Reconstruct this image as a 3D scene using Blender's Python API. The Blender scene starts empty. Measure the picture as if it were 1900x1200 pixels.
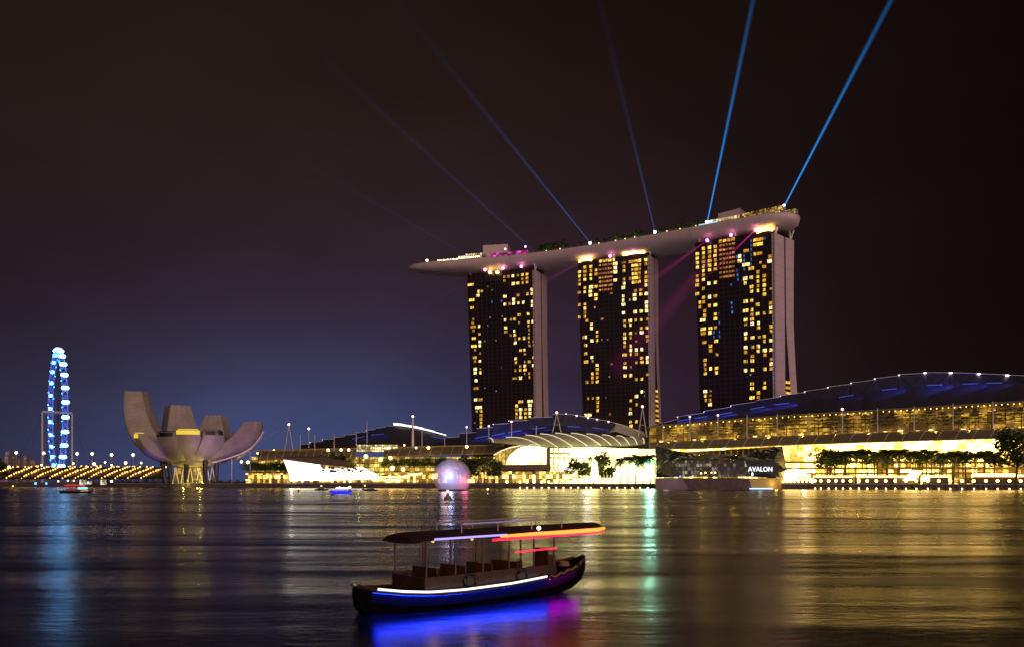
import bpy, math, random
from mathutils import Vector, Matrix
R = math.radians
sc = bpy.context.scene
col = sc.collection
random.seed(7)

# ------------------------------------------------------------------ camera
F, HZ, H = 1543.0, 891.5, 5.0        # focal length in photo pixels, horizon row, eye height above the water
cam_d = bpy.data.cameras.new('camera')
cam = bpy.data.objects.new('camera', cam_d); col.objects.link(cam)
cam.location = (0, 0, H); cam.rotation_euler = (R(90), 0, 0)
cam_d.sensor_width = 36; cam_d.lens = F / 1900 * 36
cam_d.shift_y = (HZ - 600) / 1900
cam_d.clip_start = 0.5; cam_d.clip_end = 9000
sc.camera = cam
sc.view_settings.view_transform = 'Standard'; sc.view_settings.look = 'None'
sc.view_settings.gamma = 1; sc.view_settings.exposure = 0
sc.view_settings.use_curve_mapping = False
sc.render.resolution_x, sc.render.resolution_y = 1024, 646
sc.cycles.use_denoising = True
sc.cycles.sample_clamp_indirect = 6
sc.cycles.max_bounces = 5; sc.cycles.diffuse_bounces = 2; sc.cycles.glossy_bounces = 3
sc.cycles.transparent_max_bounces = 24; sc.cycles.volume_bounces = 1
sc.cycles.caustics_reflective = False; sc.cycles.caustics_refractive = False

# ------------------------------------------------------------------ night sky
w = bpy.data.worlds.new('World'); sc.world = w; w.use_nodes = True
nt = w.node_tree; nt.nodes.clear()
def N(t, **k):
    n = nt.nodes.new(t)
    for a, v in k.items():
        setattr(n, a, v)
    return n
def mth(op, a, b=None, c=None, clamp=False):
    n = N('ShaderNodeMath', operation=op); n.use_clamp = clamp
    for i, v in enumerate((a, b, c)):
        if v is None: continue
        if isinstance(v, (int, float)): n.inputs[i].default_value = v
        else: nt.links.new(v, n.inputs[i])
    return n.outputs[0]
tc = N('ShaderNodeTexCoord'); sp = N('ShaderNodeSeparateXYZ')
nt.links.new(tc.outputs['Generated'], sp.inputs[0])
az = mth('ARCTAN2', sp.outputs[0], sp.outputs[1])           # 0 straight across the bay, positive to the right
el = mth('MAXIMUM', mth('ARCSINE', sp.outputs[2]), 0.0)
def lobe(a0, sl, sr, e0, se):
    """a soft patch of sky glow: azimuth centre, spread left / right, elevation centre, spread (degrees)"""
    d = mth('SUBTRACT', az, R(a0))
    l = mth('DIVIDE', mth('MINIMUM', d, 0.0), R(sl)); r = mth('DIVIDE', mth('MAXIMUM', d, 0.0), R(sr))
    e = mth('DIVIDE', mth('SUBTRACT', el, R(e0)), R(se))
    q = mth('ADD', mth('MULTIPLY', mth('ADD', l, r), mth('ADD', l, r)), mth('MULTIPLY', e, e))
    return mth('EXPONENT', mth('MULTIPLY', q, -1.0))
acc = None
def add_glow(fac, rgb):
    global acc
    c = N('ShaderNodeVectorMath', operation='SCALE'); c.inputs[0].default_value = rgb
    nt.links.new(fac, c.inputs['Scale'])
    if acc is None: acc = c.outputs[0]
    else:
        s = N('ShaderNodeVectorMath', operation='ADD')
        nt.links.new(acc, s.inputs[0]); nt.links.new(c.outputs[0], s.inputs[1]); acc = s.outputs[0]
add_glow(lobe(-10, 19, 12, 0, 7), (0.019, 0.052, 0.148))      # last blue of dusk low over the left of the bay
add_glow(lobe(-12, 24, 18, 2, 13), (0.009, 0.010, 0.032))
add_glow(lobe(-13, 38, 40, 9, 27), (0.0220, 0.0108, 0.0098))  # brownish city glow
add_glow(lobe(-20, 20, 24, 28, 18), (0.0030, 0.0022, 0.0006))
add_glow(lobe(9, 14, 9, 6, 9), (0.012, 0.004, 0.012))
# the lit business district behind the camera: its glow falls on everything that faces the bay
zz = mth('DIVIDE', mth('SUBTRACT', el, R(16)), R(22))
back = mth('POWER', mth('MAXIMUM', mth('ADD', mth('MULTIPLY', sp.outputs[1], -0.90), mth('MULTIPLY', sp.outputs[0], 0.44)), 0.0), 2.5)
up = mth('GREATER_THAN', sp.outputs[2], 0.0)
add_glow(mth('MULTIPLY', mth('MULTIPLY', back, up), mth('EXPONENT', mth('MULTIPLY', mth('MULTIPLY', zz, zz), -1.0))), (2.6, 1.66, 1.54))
sky = N('ShaderNodeTexSky', sky_type='NISHITA'); sky.sun_disc = False
sky.sun_elevation = R(-8); sky.sun_rotation = R(-12)
sk = N('ShaderNodeVectorMath', operation='SCALE'); sk.inputs['Scale'].default_value = 0.02
nt.links.new(sky.outputs[0], sk.inputs[0])
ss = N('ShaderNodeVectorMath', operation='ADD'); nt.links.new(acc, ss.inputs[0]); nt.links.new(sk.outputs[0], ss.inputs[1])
cl = N('ShaderNodeTexNoise'); cl.inputs['Scale'].default_value = 2.6; cl.inputs['Detail'].default_value = 4; cl.inputs['Roughness'].default_value = 0.55
cmap = N('ShaderNodeMapping'); cmap.inputs['Scale'].default_value = (1, 1, 2.2); nt.links.new(tc.outputs['Generated'], cmap.inputs[0]); nt.links.new(cmap.outputs[0], cl.inputs['Vector'])
cr_ = N('ShaderNodeMapRange'); nt.links.new(cl.outputs['Fac'], cr_.inputs['Value']); cr_.inputs['From Min'].default_value = 0.3; cr_.inputs['From Max'].default_value = 0.7
cr_.inputs['To Min'].default_value = 0.80; cr_.inputs['To Max'].default_value = 1.22      # thin uneven cloud that catches the city glow
cs_ = N('ShaderNodeVectorMath', operation='SCALE'); nt.links.new(ss.outputs[0], cs_.inputs[0]); nt.links.new(cr_.outputs[0], cs_.inputs['Scale']); ss = cs_
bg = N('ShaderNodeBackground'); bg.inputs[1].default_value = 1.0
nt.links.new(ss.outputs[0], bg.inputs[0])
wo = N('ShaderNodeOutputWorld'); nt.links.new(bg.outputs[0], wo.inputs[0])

# ------------------------------------------------------------------ places
def P(px, py, Y):
    return Vector(((px - 950) / F * Y, Y, H + (HZ - py) / F * Y))
def V(px, Y, z):
    return Vector(((px - 950) / F * Y, Y, z))
def Zp(py, Y):
    return H + (HZ - py) / F * Y
def lerp(pts, x):
    """piecewise linear through (x, y) pairs, extended at the ends"""
    for (x0, y0), (x1, y1) in zip(pts, pts[1:]):
        if x <= x1 or (x1, y1) == tuple(pts[-1]):
            return y0 + (y1 - y0) * (x - x0) / (x1 - x0)
SHORE = [(-400, 800), (150, 690), (300, 640), (520, 600), (860, 570), (1215, 540), (1450, 505), (1700, 485), (1900, 470), (2300, 440)]
FAC = [(400, 665), (900, 625), (1215, 595), (1450, 565), (1900, 510), (2300, 470)]
shoreY = lambda px: lerp(SHORE, px)
facY = lambda px: lerp(FAC, px)
GZ = 3.2                                                     # promenade level above the water

# ------------------------------------------------------------------ materials
def mat(name, rgb, rough=0.6, metal=0.0, spec=0.5, noise=0.0, nscale=0.2, bump=0.0, alpha=None):
    m = bpy.data.materials.new(name); m.use_nodes = True
    t = m.node_tree; b = t.nodes['Principled BSDF']
    b.inputs['Base Color'].default_value = (*rgb, 1); b.inputs['Roughness'].default_value = rough
    b.inputs['Metallic'].default_value = metal; b.inputs['Specular IOR Level'].default_value = spec
    if noise:
        g = t.nodes.new('ShaderNodeTexNoise'); g.inputs['Scale'].default_value = nscale; g.inputs['Detail'].default_value = 5
        c = t.nodes.new('ShaderNodeTexCoord'); t.links.new(c.outputs['Object'], g.inputs['Vector'])
        r = t.nodes.new('ShaderNodeMapRange'); r.inputs['From Min'].default_value = 0.3; r.inputs['From Max'].default_value = 0.7
        r.inputs['To Min'].default_value = 1 - noise; r.inputs['To Max'].default_value = 1 + noise
        t.links.new(g.outputs['Fac'], r.inputs['Value'])
        s = t.nodes.new('ShaderNodeVectorMath'); s.operation = 'SCALE'; s.inputs[0].default_value = rgb
        t.links.new(r.outputs[0], s.inputs['Scale']); t.links.new(s.outputs[0], b.inputs['Base Color'])
        if bump:
            bp = t.nodes.new('ShaderNodeBump'); bp.inputs['Strength'].default_value = bump
            t.links.new(g.outputs['Fac'], bp.inputs['Height']); t.links.new(bp.outputs[0], b.inputs['Normal'])
    return m
def emi(name, rgb, s, base=(0.05, 0.05, 0.05)):
    m = mat(name, base, 0.4)
    b = m.node_tree.nodes['Principled BSDF']
    b.inputs['Emission Color'].default_value = (*rgb, 1); b.inputs['Emission Strength'].default_value = s
    return m
def glazing(name, cw, ch, c0, c1, s, lo=0.2, seed=1.0, mull=0.08, pw=1.6, frame=(0.03, 0.025, 0.02), big=0.5, bsc=0.06, gate=0.0):
    """lit glass front: cells of cw x ch metres (UVs are in metres), each room with its own brightness and tint behind dark mullions"""
    m = mat(name, frame, 0.25)
    t = m.node_tree; b = t.nodes['Principled BSDF']; L = t.links.new
    def n(k, **kw):
        x = t.nodes.new(k)
        for a, v in kw.items(): setattr(x, a, v)
        return x
    def M(op, a, bb=None, cl=False):
        x = n('ShaderNodeMath', operation=op); x.use_clamp = cl
        for i, v in enumerate((a, bb)):
            if v is None: continue
            if isinstance(v, (int, float)): x.inputs[i].default_value = v
            else: L(v, x.inputs[i])
        return x.outputs[0]
    uv = n('ShaderNodeUVMap'); sx = n('ShaderNodeSeparateXYZ'); L(uv.outputs[0], sx.inputs[0])
    u = M('DIVIDE', sx.outputs[0], cw); v = M('DIVIDE', sx.outputs[1], ch)
    fu, fv = M('FLOOR', u), M('FLOOR', v)
    cb = n('ShaderNodeCombineXYZ'); L(fu, cb.inputs[0]); L(fv, cb.inputs[1]); cb.inputs[2].default_value = seed
    wn = n('ShaderNodeTexWhiteNoise', noise_dimensions='3D'); L(cb.outputs[0], wn.inputs['Vector'])
    r = M('POWER', wn.outputs['Value'], pw)
    mr = n('ShaderNodeMapRange'); L(r, mr.inputs['Value']); mr.inputs['To Min'].default_value = lo; mr.inputs['To Max'].default_value = 1.0
    br = mr.outputs[0]
    if gate:
        br = M('MULTIPLY', br, M('GREATER_THAN', wn.outputs['Value'], gate))
    # rooms seen through the glass: soft blotches of furniture and people, larger zones that are brighter or dimmer
    ns = n('ShaderNodeTexNoise'); ns.inputs['Scale'].default_value = 0.55; ns.inputs['Detail'].default_value = 3; L(uv.outputs[0], ns.inputs['Vector'])
    n1 = n('ShaderNodeMapRange'); L(ns.outputs['Fac'], n1.inputs['Value']); n1.inputs['From Min'].default_value = 0.35; n1.inputs['From Max'].default_value = 0.6
    n1.inputs['To Min'].default_value = 0.35; n1.inputs['To Max'].default_value = 1.1
    nb = n('ShaderNodeTexNoise'); nb.inputs['Scale'].default_value = bsc; nb.inputs['Detail'].default_value = 2; L(uv.outputs[0], nb.inputs['Vector'])
    n2 = n('ShaderNodeMapRange'); L(nb.outputs['Fac'], n2.inputs['Value']); n2.inputs['From Min'].default_value = 0.4; n2.inputs['From Max'].default_value = 0.6
    n2.inputs['To Min'].default_value = 1 - big; n2.inputs['To Max'].default_value = 1 + big
    msk = M('MULTIPLY', M('GREATER_THAN', M('FRACT', u), mull), M('GREATER_THAN', M('FRACT', v), mull * cw / ch))
    st = M('MULTIPLY', M('MULTIPLY', br, msk), M('MULTIPLY', n1.outputs[0], n2.outputs[0]))
    st = M('MULTIPLY', st, s)
    mx = n('ShaderNodeMix', data_type='RGBA'); L(r, mx.inputs['Factor']); mx.inputs[6].default_value = (*c0, 1); mx.inputs[7].default_value = (*c1, 1)
    L(mx.outputs[2], b.inputs['Emission Color']); L(st, b.inputs['Emission Strength'])
    return m

M_ = {}
M_['steel'] = mat('brushed_steel', (0.45, 0.43, 0.41), 0.45, 0.3, noise=0.15)
M_['white'] = mat('white_paint', (0.75, 0.72, 0.70), 0.5, noise=0.08)
M_['dark'] = mat('dark_metal', (0.03, 0.03, 0.035), 0.5, 0.2)
M_['concrete'] = mat('concrete', (0.22, 0.20, 0.19), 0.85, noise=0.25, nscale=0.15)
M_['paving'] = mat('paving', (0.16, 0.14, 0.12), 0.8, noise=0.2, nscale=0.3)
M_['quay'] = mat('quay_stone', (0.10, 0.08, 0.07), 0.8, noise=0.3, nscale=0.4)
M_['endwall'] = mat('end_wall_panels', (0.52, 0.43, 0.43), 0.55, noise=0.06, nscale=0.08)
M_['hull'] = mat('deck_hull_panels', (0.62, 0.50, 0.49), 0.38, noise=0.07, nscale=0.1)
M_['petal'] = mat('petal_shell', (0.32, 0.285, 0.24), 0.5, noise=0.16, nscale=0.12)
M_['roofblue'] = mat('roof_metal', (0.030, 0.030, 0.042), 0.45, 0.2, noise=0.15)
M_['canopy'] = mat('canopy_glass', (0.15, 0.135, 0.075), 0.4, noise=0.15, nscale=0.3)
M_['vault'] = mat('vault_fabric', (0.40, 0.40, 0.30), 0.5, noise=0.1)
M_['bark'] = mat('bark', (0.10, 0.07, 0.05), 0.9, noise=0.3, nscale=2)
M_['leaf'] = mat('leaves', (0.045, 0.085, 0.022), 0.55, noise=0.45, nscale=0.6)
M_['palm'] = mat('palm_leaves', (0.06, 0.09, 0.02), 0.5, noise=0.35, nscale=0.6)
M_['awning'] = mat('awning_cloth', (0.10, 0.065, 0.05), 0.8, noise=0.2)
M_['tent'] = mat('tent_cloth', (0.8, 0.8, 0.78), 0.6)
M_['black'] = mat('black_paint', (0.012, 0.012, 0.014), 0.4)
M_['wood'] = mat('varnished_wood', (0.050, 0.022, 0.011), 0.35, noise=0.35, nscale=3)
M_['glassdark'] = mat('dark_glass', (0.010, 0.010, 0.012), 0.08, spec=0.5)
M_['lamp'] = emi('lamp_globe', (1.0, 0.72, 0.30), 9)
M_['lampw'] = emi('lamp_white', (1.0, 0.60, 0.14), 12)
M_['sodium'] = emi('lamp_sodium', (1.0, 0.46, 0.10), 4)
M_['redlamp'] = emi('mast_beacon', (1.0, 0.50, 0.42), 5)
M_['goldspot'] = emi('gold_bulb', (1.0, 0.50, 0.10), 6)
M_['pinkspot'] = emi('pink_spotlight', (1.0, 0.25, 0.60), 10)
M_['whitespot'] = emi('white_spotlight', (0.95, 0.95, 1.0), 10)
M_['bluespot'] = emi('blue_floodlight', (0.16, 0.22, 1.0), 3)
M_['blue_highlight'] = emi('blue_highlight_rod', (0.08, 0.16, 1.0), 0.3)
M_['ridge'] = emi('ridge_light', (1.0, 0.88, 0.90), 4)
M_['strip'] = emi('white_light_strip', (1.0, 0.56, 0.10), 10)

def seams(m, ku, kv, wdt=0.07, dark=0.72):
    # joints between cladding panels, drawn along the mesh's own grid
    t = m.node_tree; b = t.nodes['Principled BSDF']; src = b.inputs['Base Color'].links[0].from_socket
    uv = t.nodes.new('ShaderNodeUVMap'); sx = t.nodes.new('ShaderNodeSeparateXYZ'); t.links.new(uv.outputs[0], sx.inputs[0])
    def M(op, a, bb=None):
        x = t.nodes.new('ShaderNodeMath'); x.operation = op
        for i, v in enumerate((a, bb)):
            if v is None: continue
            if isinstance(v, (int, float)): x.inputs[i].default_value = v
            else: t.links.new(v, x.inputs[i])
        return x.outputs[0]
    k = M('MAXIMUM', M('LESS_THAN', M('FRACT', M('MULTIPLY', sx.outputs[0], ku)), wdt), M('LESS_THAN', M('FRACT', M('MULTIPLY', sx.outputs[1], kv)), wdt))
    f = M('SUBTRACT', 1.0, M('MULTIPLY', k, 1 - dark))
    s = t.nodes.new('ShaderNodeVectorMath'); s.operation = 'SCALE'; t.links.new(src, s.inputs[0]); t.links.new(f, s.inputs['Scale']); t.links.new(s.outputs[0], b.inputs['Base Color'])
seams(M_['petal'], 1.0, 2.0, 0.10, 0.78); seams(M_['endwall'], 1.0, 2.0, 0.06, 0.82); seams(M_['hull'], 1.0, 6.0, 0.08, 0.88)

# ------------------------------------------------------------------ mesh builder and tags
ORG = {}
class MB:
    def __init__(s):
        s.v, s.f, s.uv, s.mi = [], [], [], []
    def face(s, pts, uv=None, m=0):
        b = len(s.v); s.v += [Vector(p) for p in pts]; s.f.append(tuple(range(b, b + len(pts))))
        s.uv.append(uv or [(0, 0)] * len(pts)); s.mi.append(m)
    def quad(s, a, b, c, d, m=0, u0=0, v0=0, u1=None, v1=None):
        a, b, c, d = map(Vector, (a, b, c, d))
        u1 = u0 + (b - a).length if u1 is None else u1; v1 = v0 + (d - a).length if v1 is None else v1
        s.face((a, b, c, d), [(u0, v0), (u1, v0), (u1, v1), (v0 * 0 + u0, v1)], m)
    def obox(s, o, ax, ay, az, m=0):
        o, ax, ay, az = map(Vector, (o, ax, ay, az))
        p = [o, o + ax, o + ax + ay, o + ay]; q = [x + az for x in p]
        la, lb, lc = ax.length, ay.length, az.length
        s.face(p[::-1], None, m); s.face(q, [(0, 0), (la, 0), (la, lb), (0, lb)], m)
        for i in range(4):
            j = (i + 1) % 4; l = la if i % 2 == 0 else lb
            s.face((p[i], p[j], q[j], q[i]), [(0, 0), (l, 0), (l, lc), (0, lc)], m)
    def box(s, c, sx, sy, sz, rot=0, m=0):
        cx, cy = math.cos(rot), math.sin(rot)
        ax = Vector((cx * sx, cy * sx, 0)); ay = Vector((-cy * sy, cx * sy, 0))
        s.obox(Vector(c) - ax / 2 - ay / 2 - Vector((0, 0, sz / 2)), ax, ay, (0, 0, sz), m)
    def prism(s, poly, vec, m=0, m_side=None):
        poly = [Vector(p) for p in poly]; vec = Vector(vec); q = [p + vec for p in poly]
        e = (poly[1] - poly[0]).normalized()
        uvs = [((p - poly[0]).dot(Vector((1, 0, 0))), p.z) for p in poly]
        s.face(poly, uvs, m); s.face(q[::-1], None, m if m_side is None else m_side)
        for i in range(len(poly)):
            j = (i + 1) % len(poly)
            s.face((poly[j], poly[i], q[i], q[j]), None, m if m_side is None else m_side)
    def tube(s, pts, r, n=6, m=0, cap=True):
        pts = [Vector(p) for p in pts]; rs = r if isinstance(r, (list, tuple)) else [r] * len(pts)
        rings = []
        for i, p in enumerate(pts):
            d = (pts[min(i + 1, len(pts) - 1)] - pts[max(i - 1, 0)]).normalized()
            up_ = Vector((0, 0, 1)) if abs(d.z) < 0.9 else Vector((1, 0, 0))
            a = d.cross(up_).normalized(); b = a.cross(d)
            rings.append([p + (a * math.cos(k * 2 * math.pi / n) + b * math.sin(k * 2 * math.pi / n)) * rs[i] for k in range(n)])
        s.loft(rings, m, True, cap)
    def loft(s, rings, m=0, closed=True, cap=False):
        b = len(s.v); n = len(rings[0])
        for r_ in rings: s.v += [Vector(p) for p in r_]
        for i in range(len(rings) - 1):
            for k in range(n if closed else n - 1):
                k2 = (k + 1) % n
                s.f.append((b + i * n + k, b + i * n + k2, b + (i + 1) * n + k2, b + (i + 1) * n + k))
                s.uv.append([(k, i), (k + 1, i), (k + 1, i + 1), (k, i + 1)]); s.mi.append(m)
        if cap:
            for i, rev in ((0, True), (len(rings) - 1, False)):
                t = tuple(b + i * n + k for k in range(n)); s.f.append(t[::-1] if rev else t); s.uv.append([(0, 0)] * n); s.mi.append(m)
    def ball(s, c, r, n=8, k=5, m=0, sz=1.0):
        c = Vector(c); rings = []
        for i in range(k + 1):
            t = math.pi * i / k; rr = max(r * math.sin(t), r * 0.02)
            rings.append([c + Vector((rr * math.cos(2 * math.pi * j / n), rr * math.sin(2 * math.pi * j / n), -r * math.cos(t) * sz)) for j in range(n)])
        s.loft(rings, m, True, True)
    def build(s, name, mats, parent=None, smooth=False):
        o0 = ORG[parent.name] if parent is not None else Vector((0, 0, 0))
        me = bpy.data.meshes.new(name)
        me.from_pydata([tuple(p - o0) for p in s.v], [], s.f)
        for m in (mats if isinstance(mats, (list, tuple)) else [mats]): me.materials.append(m)
        me.polygons.foreach_set('material_index', s.mi)
        ul = me.uv_layers.new(name='UVMap')
        ul.data.foreach_set('uv', [c for f in s.uv for p in f for c in p])
        if smooth: me.polygons.foreach_set('use_smooth', [True] * len(s.f))
        me.update()
        o = bpy.data.objects.new(name, me); col.objects.link(o)
        ORG[o.name] = o0
        if parent is not None: o.parent = parent
        return o
def tag(o, label=None, cat=None, group=None, kind=None):
    if label: o['label'] = label
    if cat: o['category'] = cat
    if group: o['group'] = group
    if kind: o['kind'] = kind
    return o
def thing(name, label, cat, loc=(0, 0, 0), group=None):
    o = bpy.data.objects.new(name, None); col.objects.link(o); o.location = loc; ORG[o.name] = Vector(loc)
    o.empty_display_size = 0.5
    return tag(o, label, cat, group)
def copy_thing(src, loc, rz=0.0, s=1.0, label=None, group=None):
    c = src.copy(); col.objects.link(c); c.location = loc; c.rotation_euler = (0, 0, rz); c.scale = (s, s, s)
    if label: c['label'] = label
    if group: c['group'] = group
    ORG[c.name] = Vector(loc)
    for ch in list(src.children):
        d = ch.copy(); col.objects.link(d); d.parent = c
        for g in list(ch.children):
            e = g.copy(); col.objects.link(e); e.parent = d
    return c
def point_light(name, loc, rgb, watts, size=0.5, parent=None, spot=None, aim=None):
    d = bpy.data.lights.new(name, 'SPOT' if spot else 'POINT'); d.color = rgb; d.energy = watts; d.shadow_soft_size = size
    if spot: d.spot_size = R(spot); d.spot_blend = 0.6
    o = bpy.data.objects.new(name, d); col.objects.link(o)
    o.location = Vector(loc) - (ORG[parent.name] if parent is not None else Vector((0, 0, 0)))
    if aim is not None:
        o.rotation_euler = (Vector(aim) - Vector(loc)).to_track_quat('-Z', 'Y').to_euler()
    if parent is not None: o.parent = parent
    return o
ORD = ('first second third fourth fifth sixth seventh eighth ninth tenth eleventh twelfth thirteenth fourteenth fifteenth sixteenth seventeenth '
       'eighteenth nineteenth twentieth').split()
def nth(i):
    if i < 20: return ORD[i]
    t = {2: 'twenty', 3: 'thirty', 4: 'forty', 5: 'fifty', 6: 'sixty'}[(i + 1) // 10]
    r = (i + 1) % 10
    return t + '-' + ORD[r - 1] if r else t[:-1] + 'ieth'
# ------------------------------------------------------------------ water
wm = bpy.data.materials.new('bay_water'); wm.use_nodes = True
t = wm.node_tree; b = t.nodes['Principled BSDF']; L = t.links.new
b.inputs['Base Color'].default_value = (0.006, 0.007, 0.009, 1); b.inputs['Roughness'].default_value = 0.25
b.inputs['IOR'].default_value = 1.33
gp = t.nodes.new('ShaderNodeNewGeometry')
def wnoise(sx, sy, det, rough=0.5):
    mp = t.nodes.new('ShaderNodeMapping'); mp.inputs['Scale'].default_value = (sx, sy, 1); L(gp.outputs['Position'], mp.inputs[0])
    n = t.nodes.new('ShaderNodeTexNoise'); n.inputs['Scale'].default_value = 1; n.inputs['Detail'].default_value = det
    n.inputs['Roughness'].default_value = rough; L(mp.outputs[0], n.inputs['Vector'])
    return n.outputs['Fac']
def bump(h, dist, prev=None):
    n = t.nodes.new('ShaderNodeBump'); n.inputs['Strength'].default_value = 1; n.inputs['Distance'].default_value = dist
    L(h, n.inputs['Height'])
    if prev is not None: L(prev, n.inputs['Normal'])
    return n.outputs[0]
n1 = bump(wnoise(0.014, 0.05, 3), 0.85)           # long slow swells, crests across the view
n2 = bump(wnoise(0.05, 0.34, 2), 0.034, n1)       # wind ripples
py_ = t.nodes.new('ShaderNodeSeparateXYZ'); L(gp.outputs['Position'], py_.inputs[0])
fd = t.nodes.new('ShaderNodeMapRange'); L(py_.outputs[1], fd.inputs['Value']); fd.inputs['From Min'].default_value = 26; fd.inputs['From Max'].default_value = 90
fd.inputs['To Min'].default_value = 1; fd.inputs['To Max'].default_value = 0       # ripples too small to see further out
mf = t.nodes.new('ShaderNodeMath'); mf.operation = 'MULTIPLY'; L(wnoise(0.8, 2.2, 3), mf.inputs[0]); L(fd.outputs[0], mf.inputs[1])
n3 = bump(mf.outputs[0], 0.022, n2)
L(n3, b.inputs['Normal'])
rr = t.nodes.new('ShaderNodeMapRange'); L(wnoise(0.006, 0.035, 3, 0.6), rr.inputs['Value'])   # calm slicks and ruffled patches
rr.inputs['From Min'].default_value = 0.35; rr.inputs['From Max'].default_value = 0.65
rr.inputs['To Min'].default_value = 0.20; rr.inputs['To Max'].default_value = 0.29
L(rr.outputs[0], b.inputs['Roughness'])
m = MB()
m.quad((-5000, -300, 0), (5000, -300, 0), (5000, 6000, 0), (-5000, 6000, 0))
tag(m.build('water', wm), kind='structure')

# ------------------------------------------------------------------ land: promenade slab behind the quay line
m = MB()
shore = [V(px, shoreY(px), GZ) for px in (-400, 150, 300, 520, 860, 1215, 1450, 1700, 1900, 2300)]
poly = shore + [Vector((1500, 440, GZ)), Vector((3000, 3000, GZ)), Vector((-3000, 3000, GZ)), Vector((-900, 800, GZ))]
m.face(poly); 
for a, c in zip(shore, shore[1:]):
    m.quad(a - Vector((0, 0, GZ + 3)), c - Vector((0, 0, GZ + 3)), c, a, 1)
tag(m.build('promenade', [M_['paving'], M_['quay']]), kind='structure')

# quay edge: a coping with piers below it (middle and right stretches)
def quay(name, x0, x1, label):
    q = thing(name, label, 'quay wall', V(x0, shoreY(x0), 0))
    m = MB(); m2 = MB(); n = int((x1 - x0) / 10)
    for i in range(n):
        a, c = x0 + (x1 - x0) * i / n, x0 + (x1 - x0) * (i + 1) / n
        A, B = V(a, shoreY(a) - 1.2, 2.7), V(c, shoreY(c) - 1.2, 2.7)
        m.obox(A, B - A, (0, 3, 0), (0, 0, 0.65))
        m2 = MB(); m2.obox(A + Vector((0, 0.5, -2.8)), (0.9, 0, 0), (0, 0.7, 0), (0, 0, 2.75)); m2.build('pier', M_['quay'], q)
    m.build('coping', M_['concrete'], q)
    r = MB()
    for i in range(n):
        a, c = x0 + (x1 - x0) * i / n, x0 + (x1 - x0) * (i + 1) / n
        A, B = V(a, shoreY(a) - 0.9, 4.35), V(c, shoreY(c) - 0.9, 4.35)
        r.tube([A, B], 0.05, 4); r.tube([A - Vector((0, 0, 1)), A], 0.05, 4)
    r.build('railing', M_['dark'], q)
quay('quay_edge', 1452, 1960, 'dark pier edge with railing before the right-hand palm promenade')
quay('quay_edge', 862, 1214, 'dark quay edge with railing below the white event plaza')
quay('quay_edge', 470, 780, 'brown quay edge below the glowing white screen')
quay('quay_edge', 205, 466, 'dark quay edge with railing in front of the lotus museum')

# ------------------------------------------------------------------ hotel towers
M_['facade'] = mat('tower_glass', (0.020, 0.013, 0.018), 0.3, spec=0.25, noise=0.25, nscale=0.1)
WIN = {'G': [emi('window_gold', (1.0, 0.56, 0.06), 1.1), emi('window_amber', (1.0, 0.44, 0.03), 0.72), emi('window_yellow', (1.0, 0.62, 0.10), 1.6)],
       'W': [emi('window_warm_white', (1.0, 0.80, 0.36), 2.0), emi('window_cream', (1.0, 0.74, 0.25), 1.7)],
       'O': [emi('window_orange', (0.85, 0.27, 0.05), 0.42), emi('window_copper', (0.95, 0.38, 0.09), 0.65)],
       'D': [emi('window_dim', (0.55, 0.50, 0.42), 0.30)],
       'B': [emi('window_blue', (0.04, 0.25, 0.85), 0.7)],
       'S': [emi('window_ochre', (1.0, 0.52, 0.12), 0.55)]}
for ms_ in WIN.values():                                  # curtains, lamps and furniture behind each pane: uneven brightness
    for mm in ms_:
        t = mm.node_tree; b = t.nodes['Principled BSDF']; s0 = b.inputs['Emission Strength'].default_value
        c = t.nodes.new('ShaderNodeTexCoord'); g = t.nodes.new('ShaderNodeTexNoise'); g.inputs['Scale'].default_value = 0.75; g.inputs['Detail'].default_value = 2
        r = t.nodes.new('ShaderNodeMapRange'); r.inputs['From Min'].default_value = 0.35; r.inputs['From Max'].default_value = 0.65; r.inputs['To Min'].default_value = s0 * 0.30; r.inputs['To Max'].default_value = s0 * 1.45
        t.links.new(c.outputs['Object'], g.inputs['Vector']); t.links.new(g.outputs['Fac'], r.inputs['Value']); t.links.new(r.outputs[0], b.inputs['Emission Strength'])
def span(k, x, ys): return ' '.join('%s%g,%g' % (k, x, y) for y in ys)
import re
def parse(s):
    return [(k, float(x), float(y), float(ww) if ww else 1.0) for k, x, y, ww in re.findall(r'([A-Z])([\d.]+),([\d.]+)(?:x([\d.]+))?', s)]
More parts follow.
